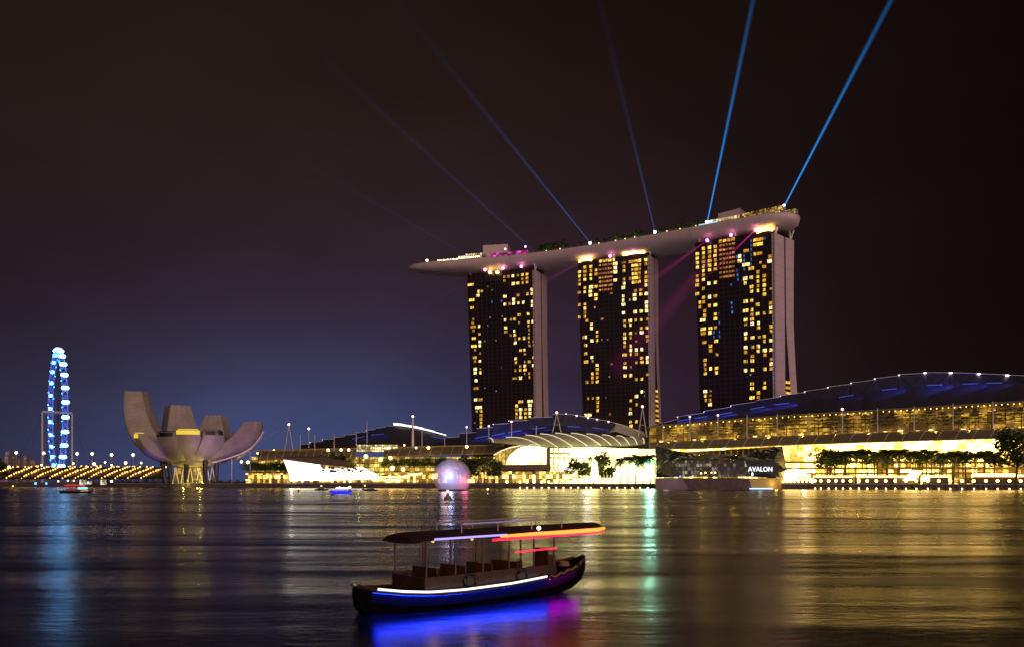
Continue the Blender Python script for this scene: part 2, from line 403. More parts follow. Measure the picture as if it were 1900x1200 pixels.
T_LEFT = ('G50,180x2 D170,205 D200,207 G105,235 G128,237 W100,265 G57,298x2 G60,350x1.5 S68,420 G65,445 G68,468x2 W107,465 S70,495 G110,513 G72,563x1.6 G73,610x2 W113,587 W113,610 D148,585 '
 'S80,640 S116,660 G78,683x1.4 G80,710 W113,705 W82,755 W82,782 S117,775 G117,800 W87,852 G87,897x1.8 W85,992x1.4 G118,992x1.6 W105,1035x2.4 S92,1060 ' + span('G', 122, (1060, 1085, 1110, 1135, 1157)) +
 ' D78,1140 D185,413 D167,468 D225,560 D270,410 B265,285 B198,290 D228,915 D265,750 D150,890 '
 'S285,128 G313,123 W345,120 S378,122 G410,115 G442,110 S285,158 S410,145 G442,140 W347,185 G380,180 G412,180 G442,175 W475,203 W478,238 W288,255 G380,245 G445,240 W350,275 W350,300 G383,298 W417,296 W478,290 W478,318 W288,330 G322,328 '
 'G387,397 G450,392 W290,427 S330,430 G355,422 S387,443 G452,440 W484,438 W294,472 G295,500 G452,465 S457,485 W355,495 G357,518 S328,523 S360,545 G390,543 W422,540 G455,540 S457,520 S457,567 S487,565 S487,590 S460,612 W360,595 G398,645 W425,638 S427,665 '
 'W363,690 G365,715 G490,683 G458,710 S428,712 G395,740 W427,735 W488,735 W362,762 G362,788 G395,785 G428,785 S428,808 G458,805 G460,832 S365,833 W397,835 S348,835 G398,1003x1.8 W462,1000x1.8 ' +
 span('G', 370, (1027, 1050, 1075, 1098, 1118)) + ' ' + span('W', 398, (1050, 1075, 1100)) + ' ' + span('G', 432, (1050, 1075, 1098, 1118)) + ' ' + span('W', 462, (1027, 1050, 1075, 1100)))
T_MID = (span('G', 50, (205, 235, 262, 290, 345, 410, 430, 500)) + ' ' + span('G', 84, (190, 210, 230, 255, 310, 340, 410, 432, 475, 498)) + ' G97,520 G78,608 G88,608 W88,630 G90,660 S85,680 G90,720 G92,768x1.8 G97,900 G103,1008 W103,1090x2 ' +
 span('G', 121, (190, 215, 240, 258)) + ' W124,310x1.8 W118,335 W118,358 G125,540 W125,562 W128,628 W128,740 S133,763 G130,850 G130,872 G130,895 S132,1008 ' + span('G', 153, (210, 235, 305, 360, 382)) +
 ' ' + span('G', 160, (580, 603, 648, 780, 805, 850, 872, 895)) + ' ' + span('G', 163, (982, 1008, 1050, 1072)) + ' ' +
 ' '.join(span('O', x, range(160, 350, 22)) for x in (178, 195, 212, 230, 247)) + ' ' + ' '.join(span('G', x, (150,)) for x in (180, 200, 220, 240, 262)) +
 ' W272,165x1.3 W272,190 W272,225x1.3 W272,260 O325,165x1.6 ' + span('G', 326, (192, 222, 250)) + ' W327,282 W322,310 W322,357 W322,380 W323,427 W323,470 G330,520 G330,540 G330,608 W330,630 G330,655 G330,675 G330,720x1.6 G332,787 W332,810x1.5 G333,858 '
 'G362,155 G362,270 S362,375 W365,515 W365,540 G366,605 G366,630 G367,675 W367,700 G367,720 O368,812 W368,858 G368,1018 G366,1060 W366,1085 G366,1130 G366,1150 G370,1165 ' +
 ' '.join(span('G', x, range(150, 285, 21)) for x in (383, 402, 421)) + ' G395,325 W392,347 W392,393 W395,463 G398,510 O400,605 O402,645 W402,690 G402,715 S403,785 G402,878 W403,990 G405,1035 G403,1148 '
 'G430,320 G430,345 G432,460 G433,508 G433,552 W435,600 W437,690 G435,735 G437,762 G437,878 W437,968 G460,145 ' + span('G', 461, (178, 207, 235, 262)) + ' W462,290 W463,360 W465,407 W465,432 W467,457 G470,500 G470,550 G470,615 G470,640 W472,733 W473,778 G473,848 D453,960 D453,990 '
 'O145,425 D190,640 O250,790 D235,850 O240,1090 D215,980 O190,500 D225,640')
T_RIGHT = (span('G', 46, (230, 265, 295, 322, 380, 400, 425, 495)) + ' G62,545 G62,575 ' + span('G', 84, (215, 240, 262, 285, 315, 345, 375, 400, 440, 495, 520, 545)) + ' G92,590 W80,640x1.6 G92,620 G83,690x1.7 G83,740x1.7 G90,788x1.3 G93,885 G93,910 G95,955 G95,980 W95,1075 G95,1100 G97,1145 ' +
 span('G', 122, range(200, 350, 20)) + ' W118,413 W122,513 G122,560 G127,690 G127,710 W125,730 G128,800 G128,828 W128,948 O127,1075 O127,1100 G125,1140 W125,1165 ' +
 span('G', 158, (190, 215, 240, 265, 290, 315, 340, 405, 425, 510, 555, 605, 635, 680)) + ' G163,775 S168,850 G165,945 G165,970 ' + ' '.join(span('O', x, range(150, 380, 22)) for x in (190, 210, 230, 250, 270)) + ' ' + ' '.join(span('G', x, (148,)) for x in (190, 215, 240, 265)) +
 ' B290,245 B292,330 B295,360 B298,410 B255,440 B258,540 B260,580 B262,610 B178,605 B182,670 B182,710 B182,740 B148,720 B148,760 B335,240 B338,270 B338,330 ' + span('B', 378, range(170, 310, 20)) + ' B465,130 B345,400 '
 'W308,240 W308,272 G348,230x1.7 W348,293x1.7 W342,377 G342,427 G345,525x1.4 G345,578x1.4 G345,655x1.4 S345,683 W345,730 G345,757 W345,825 G345,852 G345,905 W345,950 '
 'G380,318x1.6 G380,395 G382,440 G382,465 G383,522 G385,570 G385,605 G385,650 W385,678 G388,752 G388,800 G387,855 G387,880 G387,905 G387,945 G385,1050 G385,1078 G385,1125x1.6 ' +
 ' '.join(span('G', x, (150, 185, 245)) for x in (402, 422, 442)) + ' S437,280 ' + span('G', 420, (340, 388, 415, 440, 465, 565, 595)) + ' W424,660 G424,690 S430,745 W423,820 G423,850 G424,1095 G424,1118 ' +
 span('G', 460, (330, 375, 400, 425, 450, 475, 500, 615, 740, 768)) + ' W463,840 G465,865 G463,940 G462,1045 G462,1070 W495,290x1.6 G497,265 O503,452 G502,555 W502,580 G502,605 G503,685 G503,708 W503,785 G503,835 G503,885 W503,910 G503,937 D375,985')
EXTRA = ''

def tower(label, crop, scale, top_px, base_px, ends, wins, wdir, depth, leg_out, zig, pink, arcs):
    """crop/scale: where the window list was measured; ends: (left px, Y) and (right px, Y) of the bay-side face"""
    (pl, Yl), (pr, Yr) = ends
    Z1 = 190.0
    A, B = V(pl, Yl, 0), V(pr, Yr, 0)
    u = (B - A); Lw = u.length; u.normalize()
    nrm = Vector((u.y, -u.x, 0))                       # towards the bay
    wv = Vector((wdir[0], wdir[1], 0)).normalized()
    lean_l, lean_r = base_px
    root = thing('hotel_tower', label, 'tower', (A + B) / 2)
    def face_pt(uu, z, out=0.0):
        return A + u * uu + Vector((0, 0, z)) + nrm * out
    def left_u(z): return lean_l * (1 - z / Z1)
    def right_u(z): return Lw + lean_r * (1 - z / Z1)
    # glass slab: body behind the bay-side face
    m = MB(); NZ = 12
    for i in range(NZ):
        z0, z1 = Z1 * i / NZ, Z1 * (i + 1) / NZ
        m.quad(face_pt(left_u(z0), z0), face_pt(right_u(z0), z0), face_pt(right_u(z1), z1), face_pt(left_u(z1), z1), 0, 0, z0, None, z1)
        bk = wv * (depth - 1)
        m.quad(face_pt(right_u(z0), z0) + bk, face_pt(left_u(z0), z0) + bk, face_pt(left_u(z1), z1) + bk, face_pt(right_u(z1), z1) + bk)
        m.quad(face_pt(left_u(z0), z0) + bk, face_pt(left_u(z0), z0), face_pt(left_u(z1), z1), face_pt(left_u(z1), z1) + bk)
        m.quad(face_pt(right_u(z0) - 0.6, z0), face_pt(right_u(z0) - 0.6, z0) + bk, face_pt(right_u(z1) - 0.6, z1) + bk, face_pt(right_u(z1) - 0.6, z1))
    m.quad(face_pt(0, Z1), face_pt(Lw, Z1), face_pt(Lw, Z1) + wv * depth, face_pt(0, Z1) + wv * depth)
    m.build('glass_facade', M_['facade'], root)
    FL, NC = 3.45, 14
    led = MB()
    for k in range(1, 55):
        z = k * FL
        a, c = left_u(z), right_u(z)
        led.obox(face_pt(a, z - 0.16, 0), u * (c - a), nrm * 0.35, (0, 0, 0.32))
    led.build('floor_ledges', M_['dark_ledge'], root)
    fin = MB()
    for k in range(NC + 1):
        f = k / NC
        p0 = face_pt(left_u(0) + (right_u(0) - left_u(0)) * f, 0, 0.0); p1 = face_pt(Lw * f, Z1, 0.0)
        fin.obox(p0 - u * 0.12, u * 0.24, nrm * 0.55, p1 - p0)
    fin.build('mullion_fins', M_['dark_ledge'], root)
    # lit rooms, each pane its own part; the smallest ones past a hundred are gathered
    cells = {}
    for k, cx, cy, ww in parse(wins):
        px, py = crop[0] + cx / scale, crop[1] + cy / scale
        d = Vector(((px - 950) / F, 1, (HZ - py) / F)); o = Vector((0, 0, H))
        tt = (A - o).dot(nrm) / d.dot(nrm); hit = o + d * tt
        z = hit.z; uu = (hit - A).dot(u)
        fl = round((z - 1.6) / FL)
        cells[(round(uu / 1.3), fl)] = (k, uu, fl * FL + 1.72, ww)
    rnd = random.Random(int(pl)); small = MB()
    mats_all = [mm for v in WIN.values() for mm in v]
    ordered = sorted(cells.values(), key=lambda c: -c[3] * {'W': 3, 'G': 2, 'S': 1.2, 'O': 1.1, 'B': 1, 'D': 0.5}[c[0]])
    for i, (k, uu, zc, ww) in enumerate(ordered):
        mm = rnd.choice(WIN[k])
        hw = {'W': 1.4, 'G': 1.3, 'S': 0.95, 'O': 1.05, 'B': 0.5, 'D': 0.6}[k] * ww * rnd.uniform(0.65, 1.15)
        hh = {'W': 1.25, 'G': 1.15, 'S': 0.95, 'O': 0.8, 'B': 1.0, 'D': 0.7}[k] * rnd.uniform(0.9, 1.08)
        o = face_pt(uu - hw, zc - hh, 0.04)
        if i < 100:
            q = MB(); q.obox(o, u * 2 * hw, nrm * 0.12, (0, 0, 2 * hh)); q.build('lit_window', mm, root)
        else:
            small.obox(o, u * 2 * hw, nrm * 0.12, (0, 0, 2 * hh), mats_all.index(mm))
    if small.f: tag(small.build('small_lit_windows', mats_all, root), kind='stuff')
    # end wall: two pale slabs with a slot between them, the rear one sweeping outwards to the ground
    curve = 6 * leg_out ** 0.5; d1 = depth * 0.47; gap = depth * 0.07
    def leg(d0f, d1f, name):
        rings = []
        for i in range(NZ + 1):
            z = (Z1 - 2.5) * i / NZ
            p0 = face_pt(right_u(z), z) + wv * d0f(z); p1 = face_pt(right_u(z), z) + wv * d1f(z)
            e = u * 1.4
            rings.append([p0, p1, p1 - e - u * 3, p0 - e - u * 3] if False else [p0 + u * 0.9, p1 + u * 0.9, p1 - u * 1.5, p0 - u * 1.5])
        q = MB(); q.loft(rings, 0, True, True); return q.build(name, M_['endwall'], root)
    sw = lambda z: leg_out * max(0.0, 122 - z)              # the slot between the two slabs opens downwards
    leg(lambda z: -0.3, lambda z: d1, 'end_wall_slab')
    leg(lambda z: d1 + gap + sw(z), lambda z: depth + sw(z) * 0.75 + 6 * leg_out * max(0, 1 - z / 90) - curve * math.sin(math.pi * z / Z1), 'end_wall_slab')
    q = MB(); p0 = face_pt(right_u(0) - 1.2, 0) + wv * d1; 
    rings = []
    for i in range(NZ + 1):
        z = Z1 * i / NZ
        a = face_pt(right_u(z) + 0.75, z) + wv * d1; c = face_pt(right_u(z) + 0.75, z) + wv * (d1 + gap + sw(z))
        rings.append([a, c, c - u * 1, a - u * 1])
    q.loft(rings, 0, True, True); q.build('slot_glass', M_['facade'], root)
    for k in range(int((zig[1] - zig[0]) / 4.0)):
        z = zig[0] + k * 4.0
        a = face_pt(right_u(z) + 0.95, z) + wv * (d1 + 0.3)
        ln = gap + sw(z) - 0.8
        q = MB(); q.obox(a, wv * max(ln, 1.2), u * 0.2, (0, 0, 1.9)); q.build('atrium_light', WIN['G'][k % 2], root)
    # rooftop lights under the deck
    for (cx, cy, kind) in pink:
        px, py = crop[0] + cx / scale, crop[1] + cy / scale
        Yv = lerp([(pl, Yl), (pr, Yr)], px) - 3
        q = MB(); pp = P(px, py, Yv); q.ball(pp, 1.15 if kind == 'pink' else 1.5, 10, 6)
        sp_ = q.build('rooftop_spotlight', M_['pinkspot'] if kind == 'pink' else M_['whitespot'] if kind == 'white' else M_['lampw'], root)
        br = MB(); br.tube([pp + Vector((0, 0.6, -0.6)), pp + Vector((0.0, 3.0, -5))], 0.25, 5); br.build('spotlight_bracket', M_['dark'], sp_)
    for (x0, x1, zc) in arcs:                                # curved lit parapets
        q = MB(); n = 8; pts = []
        for i in range(n + 1):
            f = x0 + (x1 - x0) * i / n
            pts.append(face_pt(Lw * f, zc + 1.2 * math.sin(math.pi * i / n), 1.0))
        for a, c in zip(pts, pts[1:]): q.obox(a, c - a, -nrm * 3, (0, 0, 2.0))
        q.build('lit_parapet', M_['strip'], root)
    # V struts that carry the deck
    for f in (0.03, 0.5, 0.99):
        base = face_pt(Lw * f, Z1 - 3) + wv * (depth * 0.45)
        for e in (0.12, 0.9):
            b0 = face_pt(Lw * f, Z1 - 3) + wv * (depth * e)
            for sgn in (-1, 1):
                q = MB(); q.tube([b0, b0 + u * 1.0 + wv * sgn * 3.2 + Vector((0, 0, 8.5))], 0.7, 6); q.build('deck_strut', M_['white'], root)
    return dict(A=A, B=B, u=u, L=Lw, nrm=nrm, wv=wv, depth=depth, root=root)
M_['dark_ledge'] = mat('dark_spandrel', (0.040, 0.028, 0.034), 0.5)
TL = tower('darkest hotel tower, few scattered gold windows, under the pointed bow of the deck', (860, 480), 3.747, None, (7.2, 2.2), ((867, 750), (991, 721.6)), T_LEFT, (0.434, 0.9), 26, 0.03, (0, 0),
      [(150, 78, 'pink'), (275, 67, 'pink'), (402, 55, 'pink'), (185, 95, 'warm'), (235, 95, 'warm')], [])
TM = tower('middle hotel tower with orange lit grid on top and gold zigzag between end walls', (1060, 440), 3.333, None, (7.0, 1.6), ((1072, 703.8), (1205, 675.5)), T_MID, (0.454, 0.89), 21.5, 0.115, (46, 84),
      [(110, 135, 'pink'), (240, 118, 'pink'), (380, 98, 'pink')], [(0.02, 0.20, 189), (0.64, 0.93, 190)])
TR = tower('right hotel tower, widest, with blue and gold windows and a pale curved end wall', (1280, 400), 3.332, None, (5.6, 1.6), ((1290, 647.7), (1435.5, 614)), T_RIGHT, (0.72, 0.69), 29, 0.12, (62, 84),
      [(108, 155, 'pink'), (255, 122, 'pink'), (407, 90, 'pink')], [(0.80, 0.99, 189)])

# ------------------------------------------------------------------ boat-shaped deck across the towers
PATH = [(-94.5, 765.4), (-90.5, 765), (-83, 763.6), (-70, 761), (-45, 756.5), (-4, 749), (45, 728), (91, 703), (135, 673), (178, 642), (197, 628), (205, 622.2), (210, 618.4), (212.5, 616.6)]
WID = [1.2, 6.5, 10.5, 14.5, 17.5, 19.5, 20, 20, 20, 19.5, 18.5, 15.5, 10.5, 3]
DEP = [1.2, 4.0, 6.0, 8.0, 9.6, 10.8, 10.8, 10.8, 10.8, 10.6, 10, 8.8, 6.6, 3]
ZD = 201.0
def path_frames(path):
    out = []
    for i, p in enumerate(path):
        a, c = Vector((*path[max(i - 1, 0)], 0)), Vector((*path[min(i + 1, len(path) - 1)], 0))
        d = (c - a).normalized(); out.append((Vector((*p, 0)), d, Vector((d.y, -d.x, 0))))   # point, along, towards the bay
    return out
FR = path_frames(PATH)
deck = thing('sky_deck', 'long pale boat-shaped deck lying across the tops of the three towers', 'roof deck', (91, 703, 190))
rings = []
for (p, d, n), wd, dp in zip(FR, WID, DEP):
    r = [p + n * wd + Vector((0, 0, ZD + 0.6)), p + n * (wd + 0.5) + Vector((0, 0, ZD - 1.6))]
    for k in range(1, 14):
        a = math.pi * k / 14
        r.append(p + n * wd * math.cos(a) + Vector((0, 0, ZD - 2.2 - (dp - 2.2) * math.sin(a) ** 0.8)))
    r += [p - n * (wd + 0.5) + Vector((0, 0, ZD - 1.6)), p - n * wd + Vector((0, 0, ZD + 0.6))]
    rings.append(r)
m = MB(); m.loft(rings, 0, True, True); dhull = m.build('hull', M_['hull'], deck, smooth=True)
def at_path(px, off=0.0):
    """deck point seen at photo column px, off metres from the centre line towards the bay"""
    best = None
    for (p0, d0, n0), (p1, d1, n1) in zip(FR, FR[1:]):
        for k in range(24):
            f = k / 24; q = p0.lerp(p1, f) + n0.lerp(n1, f) * off
            e = abs(950 + q.x / q.y * F - px)
            if best is None or e < best[0]: best = (e, q, n0, d0)
    return best[1], best[2], best[3]
rim = MB()
for side in (1, -1):
    pts = [p + n * (wd - 0.4) * side + Vector((0, 0, ZD + 1.6)) for (p, d, n), wd in zip(FR, WID)]
    for a, c in zip(pts, pts[1:]): rim.tube([a, c], 0.08, 4)
rim.build('guard_rail', M_['steel'], dhull)
M_['terrace'] = glazing('terrace_rooms', 2.2, 2.6, (1.0, 0.62, 0.20), (1, 0.9, 0.65), 2.2, 0.1, 3.0, 0.22, 1.2)
M_['bar'] = glazing('bar_front', 2.6, 2.4, (0.9, 0.02, 0.10), (0.8, 0.08, 0.9), 1.5, 0.15, 5.0, 0.1, 1.5)
M_['diner'] = glazing('diner_front', 2.4, 3.0, (1.0, 0.55, 0.10), (1, 0.85, 0.5), 2.6, 0.25, 8.0, 0.12, 1.0)
M_['crown'] = glazing('gold_lattice', 1.3, 1.2, (1.0, 0.52, 0.06), (1, 0.66, 0.15), 1.3, 0.05, 9.0, 0.2, 1.2)
def deck_block(name, px0, px1, z0, z1, off, th, mt, tilt=0.0, curve=0):
    n = max(2, int((px1 - px0) / 12)); m = MB(); u_ = 0
    for i in range(n):
        a, na, _ = at_path(px0 + (px1 - px0) * i / n, off); c, nc, _ = at_path(px0 + (px1 - px0) * (i + 1) / n, off)
        za = z1 + tilt * i / n; zc = z1 + tilt * (i + 1) / n
        A0, C0 = a + Vector((0, 0, z0)), c + Vector((0, 0, z0)); A1, C1 = a + Vector((0, 0, za)), c + Vector((0, 0, zc))
        l = (C0 - A0).length
        m.face((A0, C0, C1, A1), [(u_, z0), (u_ + l, z0), (u_ + l, zc), (u_, za)])
        m.face((A1, C1, C1 - nc * th, A1 - na * th), None, 1); m.face((C0 - nc * th, A0 - na * th, A1 - na * th, C1 - nc * th), None, 1)
        if i == 0: m.face((A0 - na * th, A0, A1, A1 - na * th), None, 1)
        if i == n - 1: m.face((C0, C0 - nc * th, C1 - nc * th, C1), None, 1)
        u_ += l
    return m.build(name, [mt, M_['concrete']], deck)
deck_block('lift_core', 896, 941, ZD, 219.5, -6, 12, M_['hull'])
deck_block('lift_core', 1335, 1374, ZD, 216.5, -6, 12, M_['hull'], 1.2)
deck_block('terrace_room', 850, 893, ZD, 206.2, 9, 9, M_['terrace'], 1.5)
deck_block('terrace_room', 862, 897, 207.4, 209.4, 4, 8, M_['terrace'], 0.6)
deck_block('bar', 908, 980, 204.5, 208.4, 7, 9, M_['bar'])
deck_block('bar_base', 905, 985, ZD, 204.4, 8, 11, M_['hull'])
deck_block('restaurant', 1313, 1372, ZD + 1, 206.6, 12, 9, M_['diner'])
deck_block('gold_crown', 1378, 1452, ZD + 2.0, 207.0, 11, 8, M_['crown'], 1.0)
deck_block('pool_edge', 1295, 1330, ZD, 203.4, 17, 2, emi('pool_glow', (0.35, 0.75, 1.0), 1.2))
deck_block('crown_rim', 1440, 1478, ZD + 1.0, 205.0, 6, 5, M_['crown'])
for i in range(24):                                              # string of lights along the bow terrace
    px = 812 + i * 3.4
    a, n_, _ = at_path(px, 13.2 if px > 850 else 11)
    q = MB(); q.ball(a + Vector((0, 0, ZD + 1.9 + i * 0.06)), 0.55, 6, 4); q.build('terrace_light', M_['lamp'], deck)
q = MB(); a, n_, _ = at_path(792, 5); q.tube([a + Vector((0, 0, ZD)), a + Vector((0, 0, ZD + 3.6))], 0.3, 5); q.ball(a + Vector((0, 0, ZD + 4.2)), 1.1, 8, 5, 1)
q.build('bow_lantern', [M_['steel'], M_['lamp']], deck)
for px, k in ((1094, 0), (1214, 0), (938, 1), (977, 1), (1311, 0), (1455, 2)):
    a, n_, _ = at_path(px, 17 if k == 0 else 13 if k == 1 else 9)
    q = MB(); q.ball(a + Vector((0, 0, ZD + (3.0 if k == 0 else 8.6 if k == 1 else 7))), 1.15 if k == 0 else 0.8, 8, 5); q.build('deck_spotlight', M_['whitespot'] if k != 1 else M_['pinkspot'], deck)
# ------------------------------------------------------------------ light beams: shafts of lit air, solid cones of glowing volume that thin out with distance
def beam(label, p0, p1, r0, r1, rgb, s0, fall, group):
    L_ = (p1 - p0).length
    m = MB(); n = 12; NS = 6; rings = []
    for i in range(NS + 1):
        f = i / NS; r = r0 + (r1 - r0) * f
        rings.append([(r * math.cos(2 * math.pi * k / n), r * math.sin(2 * math.pi * k / n), L_ * f) for k in range(n)])
    m.loft(rings, 0, True, True)
    mt = bpy.data.materials.new('beam_air'); mt.use_nodes = True; t = mt.node_tree; t.nodes.clear()
    g = t.nodes.new('ShaderNodeTexCoord'); sx = t.nodes.new('ShaderNodeSeparateXYZ'); t.links.new(g.outputs['Object'], sx.inputs[0])
    def M(op, a, b2=None):
        x = t.nodes.new('ShaderNodeMath'); x.operation = op
        for i, v in enumerate((a, b2)):
            if v is None: continue
            if isinstance(v, (int, float)): x.inputs[i].default_value = v
            else: t.links.new(v, x.inputs[i])
        return x.outputs[0]
    f = M('DIVIDE', sx.outputs[2], L_)
    # emission falls off along the beam and with its widening; the core is brighter than the skirt
    rad = M('ADD', M('MULTIPLY', f, r1 - r0), r0)
    rr = M('DIVIDE', M('ADD', M('MULTIPLY', sx.outputs[0], sx.outputs[0]), M('MULTIPLY', sx.outputs[1], sx.outputs[1])), M('MULTIPLY', rad, rad))
    core = M('POWER', M('MAXIMUM', M('SUBTRACT', 1.0, rr), 0.0), 2.6)
    st = M('DIVIDE', M('MULTIPLY', M('MULTIPLY', M('EXPONENT', M('MULTIPLY', f, -fall)), core), s0), rad)
    e = t.nodes.new('ShaderNodeEmission'); e.inputs[0].default_value = (*rgb, 1); t.links.new(st, e.inputs[1])
    o_ = t.nodes.new('ShaderNodeOutputMaterial'); t.links.new(e.outputs[0], o_.inputs['Volume'])
    o = m.build('light_beam', mt)
    o.location = p0; o.rotation_euler = (p1 - p0).to_track_quat('Z', 'Y').to_euler()
    o.visible_shadow = True
    return tag(o, label, 'light beam', group)
BLUE = (0.03, 0.30, 1.0)
def deck_pt(px, off, z):
    a, n_, _ = at_path(px, off); return a + Vector((0, 0, z))
GB = 'blue beams fanning up from the deck'
for (x0, off, z, x1, y1, Y1, r0, r1, s, fl, rgb, lab) in (
    (868, 0, 209, 560, 300, 800, 0.5, 5.0, 0.022, 2.2, (0.16, 0.24, 0.8), 'faintest blue beam, low slanting one starting by the terrace at the bow'),
    (994, 10, 204, 600, 110, 760, 0.5, 5.5, 0.07, 3.0, (0.14, 0.22, 0.75), 'faint blue beam rising from the deck end just past the red bar'),
    (1094, 17, 204.5, 700, -40, 700, 0.5, 5.5, 0.34, 5.6, (0.06, 0.26, 0.9), 'blue beam rising leftwards from the deck garden above the middle tower'),
    (1214, 17, 204.5, 1098, -60, 640, 0.5, 5.2, 0.28, 5.4, (0.10, 0.24, 0.85), 'steep faint blue beam from the spotlight right of the middle tower'),
    (1313, 16, 204.5, 1412, -70, 600, 0.65, 3.4, 1.7, 3.2, (0.012, 0.26, 0.80), 'bright blue beam rising beside the lift core of the right tower'),
    (1456, 8, 208.5, 1690, -70, 570, 0.65, 3.4, 1.9, 3.0, (0.012, 0.26, 0.80), 'brightest blue beam, from the blunt end of the deck')):
    p0 = deck_pt(x0, off, z)
    beam(lab, p0, P(x1, y1, Y1), r0, r1, rgb, s, fl, GB)
MAG = (0.75, 0.03, 0.33)
GM = 'magenta beams slanting down from the tower tops'
for (x0, y0, Y0, x1, y1, Y1, r0, r1, s, fl, lab) in (
    (899, 501, 735, 690, 630, 700, 0.5, 4, 0.022, 1.8, 'faint magenta beam slanting down across the bow side of the left tower'),
    (1092, 479, 695, 930, 565, 640, 0.6, 5, 0.15, 3.0, 'magenta beam from the top of the middle tower towards the left tower'),
    (1312, 446, 638, 1170, 550, 590, 0.6, 5, 0.22, 2.6, 'magenta beam from the left top corner of the right tower'),
    (1402, 427, 617, 1180, 640, 585, 0.6, 4.5, 0.9, 8.0, 'bright magenta beam crossing the face of the right tower'),
    (1356, 437, 628, 1140, 690, 600, 0.6, 16, 0.060, 0.9, 'broad faint magenta beam falling between the middle and right towers')):
    beam(lab, P(x0, y0, Y0), P(x1, y1, Y1), r0, r1, MAG, s, fl, GM)

# ------------------------------------------------------------------ lotus museum
mc = V(362, 640, 0); CX, CY = mc.x, mc.y
mus = thing('lotus_museum', 'pale lotus-shaped museum with upturned petals on dark columns beside the water', 'museum', (CX, CY, GZ))
M_['skylight'] = mat('dark_skylight', (0.015, 0.02, 0.018), 0.15)
M_['goldlight'] = emi('gold_skylight', (1.0, 0.70, 0.06), 0.85)
def bez(a, c, e, f): return tuple(x * (1 - f) ** 2 + y * 2 * f * (1 - f) + z_ * f * f for x, y, z_ in zip(a, c, e))
def petal(phi, Rt, zt, wt, th, wmax=19.0, sky=None, skirt=0.0, tip=0.0, cr=0.95):
    """phi: bearing (0 towards +x, 270 towards the bay); Rt, zt: radius and height of the outer top edge; wt: width there; th: thickness at the cut top"""
    er = Vector((math.cos(R(phi)), math.sin(R(phi)), 0)); et = Vector((-er.y, er.x, 0)); c0 = Vector((CX, CY, 0))
    NS = 14; rings = []
    for i in range(NS + 1):
        f = i / NS
        ro, zo = bez((7, 17.5), (Rt * cr, 18 + skirt), (Rt, zt), f)
        ri, zi = bez((2, 25), (Rt * 0.55, 28 + skirt), (Rt - th, zt - tip), f)
        wd = min(2 * ro * math.tan(R(25)) + 2, wmax + (wt - wmax) * max(0.0, (f - 0.35) / 0.65) ** 1.2)
        wi = wd * (0.86 if f > 0.3 else 1.0)
        ring = []
        for k in range(7):                                  # bulging outer skin
            a = -1 + 2 * k / 6
            ring.append(c0 + er * (ro - 0.21 * wd * a * a * (1 - 0.3 * f)) + et * wd / 2 * a + Vector((0, 0, zo + 0.10 * wd * a * a * (1 - f))))
        for k in range(5):
            a = 1 - 2 * k / 4
            ring.append(c0 + er * (ri + 0.06 * wi * a * a) + et * wi / 2 * a + Vector((0, 0, zi)))
        rings.append(ring)
    m = MB(); m.loft(rings, 0, True, True); o = m.build('petal', M_['petal'], mus)
    for pz in o.data.polygons: pz.use_smooth = len(pz.vertices) == 4
    o.data.set_sharp_from_angle(angle=R(32))
    if sky is not None:
        top = rings[-1]; cen = sum(top, Vector()) / len(top)
        s = MB(); inn = [cen + (p - cen) * 0.86 + Vector((0, 0, 0.12)) for p in top]
        s.prism(inn, (0, 0, 0.5)); s.build('skylight', sky, o)
        if sky is not None:                                # band of glass under the lip
            g = MB(); gr = []
            for k in range(7):
                p = top[k]; gr.append((p + er * 0.25 + Vector((0, 0, -3.4)), p + er * 0.35 + Vector((0, 0, -0.4))))
            if phi == 212: gr = gr[3:]
            for (a0, a1), (b0, b1) in zip(gr, gr[1:]): g.face((a0, b0, b1, a1))
            g.build('lip_glass', sky, o)
    return o
petal(182, 52.5, 73, 18, 16, 22, None, 1, 0, 1.12)
petal(129, 49, 65.5, 18, 15, 36, None, 1)
petal(86, 45, 58, 15.5, 14, 36, None, 1)
petal(350, 55, 49.5, 13, 13, 25, None, 0)
petal(40, 44, 44, 14, 13, 21, None)
petal(158, 44, 44, 15, 14, 19, None)
petal(212, 43, 40, 13, 7, 21, M_['goldlight'], -2)
petal(248, 33, 41, 15.5, 9, 21, M_['skylight'], 0)
petal(281, 31, 42.5, 16.5, 9, 21, M_['goldlight'], 0)
petal(315, 34, 42.5, 14, 9, 22, M_['skylight'], 0)
m = MB(); rings = []
for r_, z_ in ((1, 15.0), (10, 15.4), (17, 17.5), (20, 21.5), (14, 26), (2, 27)):
    rings.append([(CX + r_ * math.cos(R(a)), CY + r_ * math.sin(R(a)), z_) for a in range(0, 360, 15)])
m.loft(rings, 0, True, True); m.build('bowl', M_['petal'], mus, True)
for px in (303, 314, 345, 380, 401):
    m = MB(); y_ = CY - 15 + (6 if px in (303, 401) else 0)
    m.tube([V(px + 4 if px < 340 else px, y_, GZ), V(px - 2 if px < 340 else px + 1, y_, 20.5)], [1.5, 2.0], 8); m.build('column', M_['black'], mus)
m = MB()
for px in (326, 341, 353, 370, 384, 394):
    a = V(px, CY - 4, GZ)
    m.tube([a + Vector((-2.2, 0, 0)), a + Vector((0, 0, 13))], 0.35, 5); m.tube([a + Vector((2.2, 0, 0)), a + Vector((0, 0, 13))], 0.35, 5)
m.build('lattice_brace', M_['white'], mus)
M_['lobby'] = glazing('lobby_glass', 3.0, 6.0, (1.0, 0.58, 0.10), (1, 0.72, 0.25), 0.8, 0.25, 11, 0.1)
m = MB(); m.quad(V(322, CY + 6, GZ), V(376, CY + 6, GZ), V(376, CY + 6, 15.5), V(322, CY + 6, 15.5))
